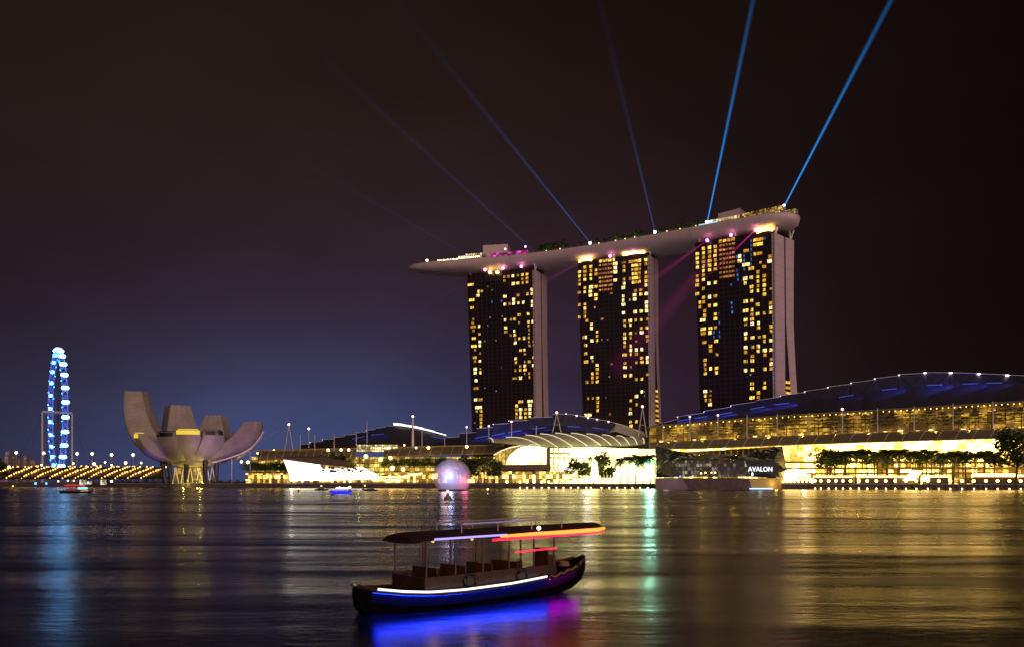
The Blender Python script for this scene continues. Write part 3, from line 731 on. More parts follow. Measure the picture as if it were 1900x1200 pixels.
m.obox(V(322, CY + 6.05, GZ), V(376, CY, 0) - V(322, CY, 0), (0, 4, 0), (0, 0, 12.5), 1); m.build('lobby', [M_['lobby'], M_['concrete']], mus)
for px, dy, rgb, e, sz in ((340, -12, (1.0, 0.70, 0.12), 6000, 1), (372, -12, (1.0, 0.72, 0.12), 7000, 1)):
    p = V(px, CY + dy, GZ + 0.9); point_light('flood_light', p, rgb, e, 0.6, mus)
    q = MB(); q.box(p - Vector((0, 0, 0.5)), 0.9, 0.9, 0.6); q.build('floodlight_box', M_['dark'], mus)
point_light('purple_flood', V(426, CY - 60, 5), (0.50, 0.22, 1.0), 42000, 1.5, mus, 70, V(430, CY - 8, 42))
point_light('gold_flood', V(365, CY - 46, 4.5), (1.0, 0.72, 0.25), 13000, 1.5, mus, 60, V(368, CY - 20, 30))
point_light('violet_flood', V(262, CY - 40, 5), (0.28, 0.14, 1.0), 14000, 1.5, mus, 40, V(290, CY - 20, 27))
# gangway canopy on the right of the museum
can = thing('canopy_walk', 'thin white curved canopy edge beside the right petal of the museum', 'canopy', V(455, 625, GZ))
m = MB(); pts = [P(x, y, 622) for x, y in ((488, 801), (482, 812), (474, 823), (464, 833), (450, 841), (425, 850), (395, 859))]
for a, c in zip(pts, pts[1:]): m.obox(a, c - a, (0, 3, 0), (0, 0, 0.9))
m.build('canopy_edge', M_['white'], can)
for x, y in ((464, 836), (430, 850)):
    m = MB(); m.tube([V(x, 623, GZ), P(x, y, 623)], 0.3, 6); m.build('support', M_['steel'], can)

# ------------------------------------------------------------------ observation wheel, seen almost edge-on
WY = 1010; WR = 73.0; wc = P(106.5, 765, WY)
wheel = thing('observation_wheel', 'tall observation wheel seen edge-on, lit blue with white capsules', 'ferris wheel', (wc.x, wc.y, GZ))
vd = Vector((wc.x, wc.y, 0)).normalized(); ang = R(6.2)
pn = Matrix.Rotation(ang, 3, 'Z') @ (-vd)               # in-plane horizontal, near side shows right of the hub
ax = Vector((-pn.y, pn.x, 0))
if ax.x < 0: ax = -ax
def wp(a, r, off): return wc + pn * r * math.cos(a) + Vector((0, 0, r * math.sin(a))) + ax * off
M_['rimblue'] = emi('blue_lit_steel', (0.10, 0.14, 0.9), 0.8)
M_['capsule'] = emi('lit_capsule', (0.20, 0.60, 1.0), 6.5)
M_['rimlamp'] = emi('cyan_rim_lamp', (0.0, 0.22, 1.0), 38.0)
NS = 56
for off in (-2.6, 2.6):
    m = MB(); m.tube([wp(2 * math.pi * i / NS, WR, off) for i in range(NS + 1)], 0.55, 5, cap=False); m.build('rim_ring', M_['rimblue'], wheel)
m = MB()
for i in range(NS):
    a, a2 = 2 * math.pi * i / NS, 2 * math.pi * (i + 1) / NS
    m.tube([wp(a, WR, -2.6), wp(a2, WR, 2.6)], 0.35, 4); m.tube([wp(a, WR, 2.6), wp(a2, WR - 2.5, 0)], 0.35, 4); m.tube([wp(a, WR, -2.6), wp(a2, WR - 2.5, 0)], 0.35, 4)
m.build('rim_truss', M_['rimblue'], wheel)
m = MB()
for i in range(28):
    a = 2 * math.pi * i / 28; m.tube([wp(a, WR - 1, 2.5), wp(a + 0.02, 3, 1.0)], 0.10, 3)
m.build('spokes', M_['dark'], wheel)
for i in range(28):
    a = 2 * math.pi * (i + 0.4) / 28; near = math.cos(a) > -0.1
    c = wp(a, WR + 3.0, 0)
    m = MB(); rings = []; wide = 4.0 if near else 2.5
    for k, (o_, r_) in enumerate(((-1, 0.8), (-0.8, 1.9), (0, 2.3), (0.8, 1.9), (1, 0.8))):
        q = c + ax * wide * o_
        rings.append([q + pn * r_ * math.cos(2 * math.pi * j / 8) + Vector((0, 0, r_ * math.sin(2 * math.pi * j / 8))) for j in range(8)])
    m.loft(rings, 0, True, True); m.build('capsule', M_['capsule'], wheel)
for i in range(56):
    a = 2 * math.pi * (i + 0.15) / 56
    m = MB(); m.ball(wp(a, WR - 1.5, 3.0 * (1 if i % 2 else -1)), 0.5, 6, 4); m.build('rim_lamp', M_['rimlamp'], wheel)
for sx in (-1, 1):
    m = MB(); h = wc + ax * 16 * sx
    m.tube([Vector((h.x, h.y, GZ)), h], [1.6, 1.2], 8); stw = m.build('support_tower', M_['steel'], wheel)
    m = MB()
    for k in (22, 36): m.tube([h, Vector((h.x, h.y, GZ)) + ax * k * sx], 0.18, 4)
    m.build('stay_cable', M_['dark'], stw)
m = MB(); m.tube([wc - ax * 16, wc + ax * 16], 1.8, 10); m.build('hub', M_['steel'], wheel)

# ------------------------------------------------------------------ long footbridge with diagonal strings of bulbs, and what stands on it
br = thing('footbridge', 'long low footbridge hung with diagonal strings of amber bulbs below the wheel', 'bridge', P(120, 900, 745))
m = MB(); a, c = P(-80, 889, 735), P(300, 888, 700); m.obox(a, c - a, (0, 26, 0), (0, 0, 2.0))
m.build('bridge_deck', M_['dark'], br)
m = MB(); a0, c0, c1, a1 = P(-80, 886, 735), P(300, 886, 700), P(300, 866, 725), P(-80, 866, 760)
m.face((a0, c0, c1, a1)); m.face([p - Vector((0, 0, 0.5)) for p in (a1, c1, c0, a0)])
br_roof = m.build('canopy_roof', mat('bridge_canopy', (0.05, 0.035, 0.03), 0.6), br)
for px in range(-20, 300, 52):
    m = MB(); p = V(px, 728 - px * 0.09, -1); m.tube([p, p + Vector((0, 0, 8))], 1.6, 8); m.build('pier', M_['concrete'], br)
rnd = random.Random(3)
for i, x0 in enumerate((-22, 12, 40, 66, 93, 117, 141, 165, 190, 214, 238, 262)):
    m = MB(); t_ = MB(); n = 11
    for k in range(n):
        f = k / (n - 1); px = x0 + 46 * f + rnd.uniform(-0.8, 0.8); py = 887 - 20.5 * f ** 0.8 + rnd.uniform(-0.5, 0.5)
        p = P(px, py - 1.0, 735 - (px + 80) * 0.092 + 24 * f)
        m.ball(p, 0.72 * rnd.uniform(0.8, 1.15), 6, 4)
    o = m.build('bulb_string', M_['sodium'], br_roof)
for k in range(40):
    m = MB(); px = rnd.uniform(-10, 290); p = P(px, rnd.uniform(863, 869), 765); m.ball(p, rnd.uniform(0.45, 0.8), 6, 4); m.build('rear_bulb', M_['sodium'], br)
for i, (px, py, big) in enumerate(((7, 872, 0), (17, 866, 1), (30, 839, 1), (81, 840, 1), (143, 841, 1), (171, 841, 1), (207, 843, 1), (247, 843, 1), (77, 862, 0), (136, 859, 0), (175, 860, 1), (195, 857, 0), (207, 862, 0), (233, 858, 1), (262, 858, 0))):
    Yl = 775
    p = P(px, py, Yl)
    l = thing('street_lamp', 'street lamp ' + ('high above' if py < 850 else 'just over') + ' the bridge bulbs, %s from the bridge end away from the museum' % nth(sorted(x for x in (7, 17, 30, 81, 143, 171, 207.1, 247, 77, 136, 175, 195, 207, 233, 262)).index(px if not (px == 207 and py < 850) else 207.1)), 'street lamp', (p.x, p.y, GZ), 'street lamps behind the bridge')
    m = MB(); m.tube([(p.x, p.y, 8), p - Vector((0, 0, 0.6))], 0.2, 5); m.build('post', M_['steel'], l)
    m = MB(); m.ball(p, 1.25 if big else 0.8, 8, 5); m.build('lamp_head', M_['lamp'], l)
# small lit kiosks and lights under the bridge
M_['bluehot'] = emi('strong_blue_lamp', (0.02, 0.16, 1.0), 14)
for i, (px, py, r_, mm, lab) in enumerate(((66, 896, 0.9, 'bluespot', 'bigger blue lamp low under the dark bridge'), (86, 896, 0.8, 'bluespot', 'smaller blue lamp low under the dark bridge'), (24, 901, 0.6, 'sodium', 'dim amber lamp low by the water at the dark bank'),
     (108, 892, 0.6, 'lamp', 'first small warm lamp on the bank right of the blue lamps'), (126, 891, 0.6, 'lamp', 'second small warm lamp on the bank right of the blue lamps'), (137, 891, 0.7, 'goldspot', 'third small lamp, golden, on the bank right of the blue lamps'),
     (207, 892, 0.8, 'whitespot', 'white lamp at the left end of the museum bank'), (195, 894, 0.7, 'bluespot', 'blue-violet lamp beside the white kiosk lights on the bank'))):
    p = P(px, py, 640 if px > 200 else 690)
    l = thing('bank_lamp', lab, 'lamp', (p.x, p.y, 0))
    m = MB(); m.tube([(p.x, p.y, 0), p], 0.15, 5); m.build('post', M_['dark'], l)
    m = MB(); m.ball(p, r_, 8, 5); m.build('lamp_head', M_[mm] if mm != 'bluespot' else M_['bluehot'], l)
M_['kiosk'] = glazing('kiosk_glass', 1.6, 2.4, (1.0, 0.7, 0.25), (0.95, 1.0, 0.95), 3.0, 0.1, 21, 0.15, 1.3)
for px0, px1, y0, y1, lab in ((147, 160, 899, 889, 'small brightly lit kiosk under the bridge, with a green-white glow'), (161, 171, 898, 892, 'low gold lit kiosk between the two bright ones under the bridge'), (186, 198, 899, 889, 'arched bright kiosk under the bridge next to the museum bank')):
    k = thing('kiosk', lab, 'kiosk', V(px0, 655, GZ)); m = MB(); Y_ = 655
    a = V(px0, Y_, Zp(y0, Y_)); c = V(px1, Y_, Zp(y0, Y_)); hgt = Zp(y1, Y_) - Zp(y0, Y_)
    m.quad(a, c, c + Vector((0, 0, hgt)), a + Vector((0, 0, hgt))); m.obox(a + Vector((0, 0.1, 0)), c - a, (0, 3, 0), (0, 0, hgt), 1); m.build('front', [M_['kiosk'], M_['dark']], k)
    m = MB(); m.obox(a + Vector((-0.4, -0.8, hgt)), c - a + Vector((0.8, 0, 0)), (0, 4.4, 0), (0, 0, 0.4)); m.build('roof', M_['dark'], k)
# far blocks on the horizon at the left
M_['farblock'] = glazing('far_windows', 3.5, 3.2, (0.8, 0.62, 0.45), (1, 0.85, 0.6), 0.22, 0.0, 31, 0.4, 2.5, frame=(0.30, 0.24, 0.24))
for i, (x0, x1, y, lab) in enumerate(((8, 15, 846, 'pale far apartment block, narrow one nearest the dark tree'), (9.5, 17, 838, 'tallest pale far block on the horizon by the dark tree'), (19, 26, 846, 'far block with a lit top floor under the high lamp'), (29, 36, 850, 'squat far block with stepped top on the horizon'), (43, 49, 845, 'slim far block standing alone on the horizon'), (54, 65, 854, 'low wide far block left of the wheel strut'), (1, 8, 852, 'low far block behind the dark tree'))):
    Y_ = 1500 + i * 12; a = V(x0, Y_, GZ); wv_ = V(x1, Y_, GZ) - a; hgt = Zp(y, Y_) - GZ
    o = thing('apartment_block', lab, 'building', a); m = MB()
    m.quad(a, a + wv_, a + wv_ + Vector((0, 0, hgt)), a + Vector((0, 0, hgt))); m.obox(a + Vector((0, 0.05, 0)), wv_, (0, 14, 0), (0, 0, hgt), 1)
    m.build('wall', [M_['farblock'], M_['concrete']], o)
    m = MB(); m.obox(a + wv_ * 0.3 + Vector((0, 3, hgt)), wv_ * 0.35, (0, 5, 0), (0, 0, 3)); m.build('roof_housing', M_['concrete'], o)
# ------------------------------------------------------------------ shopping mall along the bay
M_['glassR_hi'] = glazing('mall_glass_upper', 4.6, 3.6, (1.0, 0.54, 0.05), (1.0, 0.68, 0.22), 10.5, 0.30, 41, 0.035, 1.0, big=0.6, bsc=0.025, frame=(0.10, 0.07, 0.03))
M_['glassR_lo'] = glazing('mall_shops_lower', 3.4, 3.4, (1.0, 0.46, 0.015), (1.0, 0.66, 0.20), 9, 0.04, 42, 0.10, 1.4, big=0.7, bsc=0.05, frame=(0.07, 0.05, 0.02))
M_['terraceback'] = glazing('terrace_back_wall', 5.0, 2.6, (1.0, 0.48, 0.03), (1.0, 0.58, 0.06), 0.62, 0.12, 43, 0.06, 1.3, big=0.85, bsc=0.06, frame=(0.10, 0.07, 0.02))  # the wall's own glow stands in for light from the downlights
M_['glassL'] = glazing('left_wing_glass', 4.0, 3.0, (1.0, 0.60, 0.06), (1.0, 0.72, 0.16), 1.3, 0.15, 44, 0.10, 1.3, big=0.6, bsc=0.05)
M_['glassC'] = glazing('plaza_glass', 5.0, 6.0, (1.0, 0.82, 0.26), (1.0, 0.84, 0.34), 8, 0.45, 45, 0.03, 1.0, big=0.35, bsc=0.03, frame=(0.12, 0.12, 0.09))
M_['goldbox'] = glazing('gold_lattice_box', 1.8, 2.0, (1.0, 0.72, 0.22), (1.0, 0.88, 0.5), 2.6, 0.15, 46, 0.15, 1.2)
M_['archgold'] = glazing('arch_gold', 2.5, 30.0, (1.0, 0.62, 0.06), (1.0, 0.70, 0.12), 0.9, 0.5, 47, 0.12, 1.0)
M_['rib'] = mat('pale_ribs', (0.62, 0.58, 0.46), 0.5)
M_['gold'] = mat('ochre_soffit', (0.42, 0.30, 0.07), 0.6)

def ribbon(mb, pxs, lo, hi, mt=0, seg=1, u0=0.0):
    """vertical or leaning sheet between two curves (functions px -> point), UVs in metres"""
    u_ = u0
    for a, c in zip(pxs, pxs[1:]):
        A, B, C, D = lo(a), lo(c), hi(c), hi(a); l = (B - A).length
        mb.face((A, B, C, D), [(u_, A.z), (u_ + l, B.z), (u_ + l, C.z), (u_, D.z)], mt); u_ += l
def frange(a, b, n): return [a + (b - a) * i / n for i in range(n + 1)]

# right wing
mallR = thing('glass_mall', 'long bright glass mall with planted terrace behind the palm promenade', 'building', V(1600, facY(1600), GZ))
CLO = [(1205, 832), (1290, 832), (1450, 825), (1600, 820), (1900, 811)]
CUP = [(1205, 821), (1450, 809), (1600, 803), (1900, 794)]
EAV = [(1205, 793), (1300, 784), (1450, 772.5), (1600, 764), (1900, 746)]
pxs = frange(1214, 1990, 60)
m = MB(); ribbon(m, pxs, lambda x: V(x, facY(x), Zp(856, facY(x))), lambda x: V(x, facY(x), Zp(lerp(CLO, x) - 3, facY(x))))
m.build('upper_glazing', M_['glassR_hi'], mallR)
m = MB(); ribbon(m, pxs, lambda x: V(x, facY(x) + 1.5, GZ), lambda x: V(x, facY(x) + 1.5, Zp(857, facY(x)))); m.build('shop_fronts', M_['glassR_lo'], mallR)
for py, th, dp in ((857, 1.4, 2.5), (868.5, 1.1, 6), (878, 0.9, 3)):
    m = MB()
    for a, c in zip(pxs, pxs[1:]):
        A, B = V(a, facY(a), Zp(py, facY(a))), V(c, facY(c), Zp(py, facY(c))); m.obox(A + Vector((0, -dp, -th / 2)), B - A, (0, dp + 1.4, 0), (0, 0, th))
    m.build('floor_slab', M_['gold'], mallR)
def canopy(root, x0, x1, n, lo, hi, yoff_lo, yoff_hi, nrib, fy=facY, rad=0.16, bulge=1.6):
    def lo_(x): Y = fy(x) + yoff_lo; return V(x, Y, Zp(lo(x), Y))
    def hi_(x): Y = fy(x) + yoff_hi; return V(x, Y, Zp(hi(x), Y))
    def pt(x, f): return lo_(x).lerp(hi_(x), f) + Vector((0, -bulge * 0.4, bulge)) * math.sin(math.pi * f)
    m = MB(); xs = frange(x0, x1, n)
    for a, c in zip(xs, xs[1:]):
        for k in range(4):
            f0, f1 = k / 4, (k + 1) / 4
            p = (pt(a, f0), pt(c, f0), pt(c, f1), pt(a, f1)); m.face(p)
            m.face([q - Vector((0, -0.1, 0.4)) for q in p[::-1]])
    o = m.build('canopy', M_['canopy'], root)
    sl = (x1 - x0) / nrib * 0.42
    for i in range(nrib):
        x = x0 + (x1 - x0) * (i + 0.3) / nrib
        r = MB(); r.tube([pt(min(x + sl * k / 5, x1), k / 5) + Vector((0, -0.1, 0.22)) for k in range(6)], rad, 5); r.build('canopy_rib', M_['rib'], o)
    for f in (0.0, 1.0):
        e = MB(); e.tube([pt(a, f) for a in xs], 0.35, 5); e.build('canopy_edge', M_['gold'], o)
canopy(mallR, 1205, 1990, 50, lambda x: lerp(CLO, x), lambda x: lerp(CUP, x), -7, 8, 24)
m = MB(); xs = frange(1205, 1990, 56)
ribbon(m, xs, lambda x: V(x, facY(x) + 20, Zp(lerp(CUP, x) + 1, facY(x) + 8)), lambda x: V(x, facY(x) + 20, Zp(lerp(EAV, x) - 1, facY(x) + 20))); m.build('terrace_wall', M_['terraceback'], mallR)
m = MB(); ribbon(m, xs, lambda x: V(x, facY(x) + 8, Zp(lerp(CUP, x), facY(x) + 8)), lambda x: V(x, facY(x) + 20.1, Zp(lerp(CUP, x), facY(x) + 8))); m.build('terrace_floor', M_['gold'], mallR)
m = MB()
for a, c in zip(xs, xs[1:]):
    A = V(a, facY(a) + 12, Zp(lerp(EAV, a), facY(a) + 12)); B = V(c, facY(c) + 12, Zp(lerp(EAV, c), facY(c) + 12)); m.obox(A, B - A, (0, 10, 0), (0, 0, 1.1))
m.build('eave_slab', M_['canopy'], mallR)
for i in range(64):
    x = 1232 + i * 11.0; Y = facY(x) + 12.5; q = MB(); q.ball(V(x, Y, Zp(lerp(EAV, x), Y) - 0.55), 0.34, 6, 4); q.build('eave_light', M_['goldspot'], mallR)
rnd = random.Random(12)
for i in range(26):
    x = 1225 + i * 28 + rnd.uniform(-8, 8); Y = facY(x) + rnd.uniform(10, 17); q = MB(); z = Zp(lerp(CUP, x), facY(x) + 8)
    sz = rnd.uniform(0.5, 1.3); q.obox(V(x, Y, z), (sz * 2.2, 0, 0), (0, 1.5, 0), (0, 0, sz * 1.3)); q.build('terrace_lantern', rnd.choice([M_['goldspot'], WIN['G'][2], WIN['W'][1]]), mallR)
for x in range(1240, 1990, 62):
    Y = facY(x) + 11; point_light('terrace_flood', V(x, Y, Zp(lerp(CUP, x), facY(x) + 8) + 3), (1, 0.62, 0.12), 900, 0.4, mallR)

# stepped roofs
def stepped_roof(label, tips, bluel, eave, Yr, blues, tip_lights, stp=0.4, cat='roof', dep=26, truss=True, group='stepped shell roofs of the mall'):
    """tips: (px, py) step tips along the ridge; each shell overlaps the next; bluel: the line where the upper fascia meets the lower slope; eave: bottom line"""
    xm = (tips[0][0] + tips[-1][0]) / 2
    root = thing('stepped_roof', label, cat, V(xm, Yr(xm), 20), group)
    top = min(y for _, y in tips)
    for i in range(len(tips) - 1):
        (x0, y0), (x1, y1) = tips[i], tips[i + 1]
        asc = y1 < y0
        ya, yb = (y0, y0 + (y1 - y0) * stp) if asc else (y0, y0 + (y1 - y0) * 0.8)
        n = 4; m = MB(); off = 0.6 * (i % 2)
        for k in range(n):
            f0, f1 = k / n, (k + 1) / n
            a, c = x0 + (x1 - x0) * f0, x0 + (x1 - x0) * f1
            yt0, yt1 = ya + (yb - ya) * f0, ya + (yb - ya) * f1
            A, B = P(a, max(lerp(bluel, a), yt0 + 1), Yr(a) - 3.5 + off), P(c, max(lerp(bluel, c), yt1 + 1), Yr(c) - 3.5 + off); C, D = P(c, yt1, Yr(c) + off), P(a, yt0, Yr(a) + off)
            m.face((A, B, C, D), None, 0)
            bk = Vector((0, dep, -2.5)); m.face((D, C, C + bk, D + bk)); 
            lip = Vector((0, -0.8, 0)); m.obox(D + lip, C - D, (0, 1.6, 0), (0, 0, 0.4), 1)
            if k == 0: m.face((A, D, D + bk, A + bk))
            if k == n - 1: m.face((B, B + bk, C + bk, C))
        shell = m.build('roof_shell', [M_['roofblue'], M_['steel']], root)
        if truss:
            xm_ = (x0 + x1) / 2; t = MB(); yl = lerp(bluel, xm_)
            A = P(x0 + 2, ya + 1, Yr(x0) - 0.9 + off); B = P(x1 - 2, yb + 1, Yr(x1) - 0.9 + off); C = P(xm_, yl - 0.5, Yr(xm_) - 4.2 + off)
            t.tube([A, C], 0.12, 4); t.tube([C, B], 0.12, 4); t.build('truss', M_['dark'], shell)
    xs = frange(tips[0][0], tips[-1][0], 24); m = MB()
    ribbon(m, xs, lambda x: P(x, lerp(eave, x), Yr(x) - 12), lambda x: P(x, min(lerp(bluel, x), lerp(eave, x) - 0.3), Yr(x) - 3.6))
    m.build('lower_slope', M_['roofblue'], root)
    for (px, e) in blues:
        py = lerp(bluel, px); p = P(px, py + 0.8, Yr(px) - 6.5)
        q = MB(); dx = 5.0; dzz = Zp(lerp(bluel, px + 14), Yr(px)) - Zp(lerp(bluel, px), Yr(px)); q.tube([p - Vector((dx, 0, dzz)), p, p + Vector((dx, 0, dzz))], 0.3, 5); q.build('blue_highlight_rod', M_['blue_highlight'], root)  # glowing rods stand in for the blue highlights on the roof
        d_ = bpy.data.lights.new('blue_flood', 'AREA'); d_.shape = 'RECTANGLE'; d_.size = 20; d_.size_y = 1.0; d_.color = (0.07, 0.11, 1.0); d_.energy = e * 0.9
        lo_ = bpy.data.objects.new('blue_flood', d_); col.objects.link(lo_); lo_.parent = root
        lo_.location = p + Vector((0, -3.2, -1.2)) - ORG[root.name]; lo_.rotation_euler = (R(62), 0, 0)
        rz_ = math.atan2(dzz, dx); lo_.rotation_euler = (Matrix.Rotation(R(115), 3, 'X') @ Matrix.Rotation(0, 3, 'Z')).to_euler()
    for (px, py, s_) in tip_lights:
        q = MB(); p = P(px, py - 0.6, Yr(px) - 0.6); q.ball(p, 0.62 * s_, 8, 4, 0, 0.45); q.build('ridge_light', M_['ridge'], root)
    return root
YR = lambda x: facY(x) + 32
TIPR = [(1208, 790), (1257, 773), (1306, 763), (1356, 752), (1403, 743), (1448, 734), (1493, 726), (1536, 718), (1579, 710.5), (1623, 702.5), (1668, 695), (1716, 691.5), (1764, 691.5), (1816, 693.5), (1869, 696), (1930, 699), (1990, 703)]
BLR = [(1208, 794), (1257, 780), (1350, 765), (1448, 748), (1550, 737), (1650, 721), (1735, 713), (1850, 709), (1990, 709)]
stepped_roof('largest stepped dark roof, blue lit, sweeping up behind the mall terrace on the right', TIPR, BLR, EAV, YR,
    [(1270, 1500), (1300, 2000), (1345, 2800), (1405, 1600), (1450, 2000), (1570, 250), (1650, 1100), (1735, 1900), (1800, 1300), (1845, 700)],
    [(1257, 774, .8), (1306, 764, .6), (1356, 753, .6), (1448, 735, .5), (1493, 727, .8), (1536, 719, .8), (1579, 711, .8), (1623, 703, .9), (1668, 696, 1.0), (1716, 692, 1.7), (1764, 692, 1.9), (1816, 694, 1.9), (1869, 696.5, 2.0)], 0.72)
YM = lambda x: 650 - (x - 830) * 0.05
TIPM = [(826, 812), (853, 804), (884, 794.5), (915, 787), (944, 781), (980, 775), (1025, 768.5), (1050, 768), (1070, 771), (1091, 775), (1108, 778), (1129, 782), (1150, 788), (1172, 795), (1194, 803)]
BLM = [(826, 818), (853, 814), (884, 811), (915, 806), (950, 800), (1000, 793), (1040, 789), (1100, 792), (1150, 799), (1194, 808)]
EVM = [(826, 829), (900, 827), (960, 812), (1040, 803), (1130, 808), (1194, 822)]
stepped_roof('stepped blue lit roof above the white event plaza, left of the middle tower base', TIPM, BLM, EVM, YM, [(893, 1500), (925, 3000), (955, 2600), (1000, 1300), (1065, 700), (1110, 500)],
    [(915, 787, .6), (944, 781, .6), (1050, 768, 1), (1070, 771, 1.3), (1091, 775, 1.3), (1108, 778, 1.3), (1129, 782, 1.3)], 0.2)
# smooth grey-green shell at the right end of that roof
sh = thing('roof_shell', 'smooth grey-green curved shell at the end of the plaza roof', 'roof', V(1160, 625, 30))
m = MB(); ribbon(m, frange(1130, 1196, 10), lambda x: P(x, lerp([(1130, 803), (1142, 800), (1160, 806), (1196, 818)], x), 616), lambda x: P(x, lerp([(1130, 802), (1142, 787), (1155, 788), (1175, 796), (1196, 806)], x), 626))
m.build('shell', M_['vault'], sh)
m = MB(); pts = [P(x, y, 625) for x, y in ((1141, 785), (1155, 788), (1175, 795.5), (1197, 806))]
for a, c in zip(pts, pts[1:]): m.tube([a, c], 0.4, 5)
m.build('edge_rib', M_['white'], sh)
YN = lambda x: 690 - (x - 560) * 0.06
TIPN = [(556, 825), (575, 820.5), (598, 815.5), (621, 811.5), (640, 807), (661, 803), (680, 798), (697, 794), (716, 790.5), (735, 789), (760, 792), (785, 797), (805, 802), (828, 808.5)]
BLN = [(556, 826), (640, 815), (697, 805), (735, 802), (785, 806), (828, 813)]
EVN = [(556, 834), (660, 831), (760, 828), (828, 827)]
rN = stepped_roof('far stepped dark hump roof with a white lit falling edge, nearest the museum', TIPN, BLN, EVN, YN, [(665, 350), (700, 500), (812, 300)], [(575, 821, .5), (598, 816, .5), (680, 798.5, .5)], 0.35)
m = MB(); pts = [P(x, y - 0.6, YN(x) - 1.4) for x, y in ((730, 788.5), (747, 790), (766, 793), (785, 797), (806, 802), (828, 808))]
for a, c, s_ in zip(pts, pts[1:], (1.7, 1.4, 1.5, 1.1, 0.6)): m.obox(a, c - a, (0, 1, 0), (0, 0, s_))
m.build('lit_edge', emi('edge_light', (1.0, 0.92, 0.86), 2.2), rN)

# plaza vault and its lit hall
pl = thing('event_plaza_hall', 'white blazing event hall under a ribbed vault between the two blue roofs', 'building', V(1060, 600, GZ))
A_ = [(905, 818), (940, 812), (980, 807), (1015, 804), (1050, 803.5), (1090, 805.5), (1130, 808), (1165, 811), (1194, 818)]
B_ = [(912, 820), (1005, 827), (1038, 830), (1075, 828), (1108, 827), (1135, 826), (1160, 826), (1180, 825), (1197, 822)]
def vpt(t_, f):
    x0 = lerp([(i / 8, p[0]) for i, p in enumerate(A_)], t_); y0 = lerp([(i / 8, p[1]) for i, p in enumerate(A_)], t_)
    x1 = lerp([(i / 8, p[0]) for i, p in enumerate(B_)], t_); y1 = lerp([(i / 8, p[1]) for i, p in enumerate(B_)], t_)
    return P(x0, y0, 622).lerp(P(x1, y1, 590), f) + Vector((0, -2.0, 2.2)) * math.sin(math.pi * f)
m = MB(); NT = 32
for i in range(NT):
    for k in range(6):
        q = [vpt(i / NT, k / 6), vpt((i + 1) / NT, k / 6), vpt((i + 1) / NT, (k + 1) / 6), vpt(i / NT, (k + 1) / 6)]
        m.face(q[::-1]); m.face([p - Vector((0, 0, 0.5)) for p in q])
vault = m.build('vault', M_['vault'], pl)
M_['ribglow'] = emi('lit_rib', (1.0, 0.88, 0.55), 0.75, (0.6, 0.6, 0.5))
for t_ in (0.005, 0.12, 0.235, 0.33, 0.43, 0.53, 0.62, 0.71, 0.80, 0.89, 0.985):
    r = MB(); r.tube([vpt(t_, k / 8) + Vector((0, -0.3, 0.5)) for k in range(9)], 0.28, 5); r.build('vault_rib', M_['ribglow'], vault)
m = MB(); pts = frange(1017, 1214, 20); ytp = [(1017, 831), (1100, 829), (1214, 833)]
ribbon(m, pts, lambda x: V(x, 598, GZ), lambda x: V(x, 598, Zp(lerp(ytp, x), 598))); m.build('hall_glazing', M_['glassC'], pl)
for x in (1017, 1027.5, 1036, 1048, 1060):
    q = MB(); q.tube([V(x, 595, GZ), V(x, 595, Zp(831, 595))], 0.55 if x != 1017 else 1.6, 8); q.build('column', M_['white'] if x != 1017 else M_['awning'], pl)
for y in (842, 850):
    q = MB(); q.obox(V(1017, 595, Zp(y, 595)), V(1058, 595, 0) - V(1017, 595, 0), (0, 1, 0), (0, 0, 1.2)); q.build('gallery_beam', M_['gold'], pl)
m = MB(); q = [(938, 863), (941, 853), (947, 843), (957, 834), (970, 828), (986, 826), (1003, 828), (1015, 832), (1015, 863)]
m.prism([P(x, y, 594) for x, y in q], (0, 6, 0), 0, 1); m.build('arched_window', [M_['glassC2'] if 'glassC2' in M_ else M_['glassC'], M_['concrete']], pl)
M_['lobbygold'] = M_['archgold']
m = MB(); q = [(918, 864), (918, 843), (930, 836), (947, 830), (966, 826.5), (968, 828), (956, 834), (946, 843), (940, 853), (937, 864)]
m.prism([P(x, y, 593) for x, y in q], (0, 5, 0), 0, 1); m.build('gold_arch_soffit', [M_['archgold'], M_['concrete']], pl)
m = MB(); pts = [P(x, y, 591.5) for x, y in ((916, 843.5), (930, 835.5), (947, 829.5), (966, 826), (986, 824.5), (1004, 826.5), (1016, 830))]
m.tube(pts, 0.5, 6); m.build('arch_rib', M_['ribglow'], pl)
m = MB(); a, c = P(926, 872, 588), P(1022, 871, 588); hgt = 4.0
m.obox(a, c - a, (0, 8, 0), (0, 0, hgt)); m.build('awning_roof', M_['awning'], pl)
M_['cafe'] = glazing('cafe_lights', 2.4, 3.2, (1.0, 0.54, 0.06), (1.0, 0.66, 0.18), 6.5, 0.02, 48, 0.12, 2.0, big=0.6, bsc=0.1)
m = MB(); ribbon(m, frange(868, 1062, 16), lambda x: V(x, 590, GZ + 0.5), lambda x: V(x, 590, Zp(874, 590))); m.build('cafe_front', M_['cafe'], pl)
m = MB(); ribbon(m, frange(1062, 1214, 10), lambda x: V(x, 585, GZ + 0.2), lambda x: V(x, 585, Zp(887, 585))); m.build('plaza_light_wall', M_['strip'], pl)
q = MB(); q.obox(V(1062, 583, Zp(885.5, 583)), V(1214, 583, 0) - V(1062, 583, 0), (0, 2, 0), (0, 0, 0.6)); q.build('plaza_ledge', M_['awning'], pl)
M_['greenlight'] = emi('green_white_floodlight', (0.35, 1.0, 0.68), 22)
for x, y in ((1203, 862), (1207, 878), (1196, 882)):
    q = MB(); q.ball(P(x, y, 574), 2.6, 10, 6, 0, 1.2); q.build('green_floodlight', M_['greenlight'], pl)
point_light('plaza_flood', P(1206, 868, 560), (0.30, 1.0, 0.70), 22000, 2, pl)
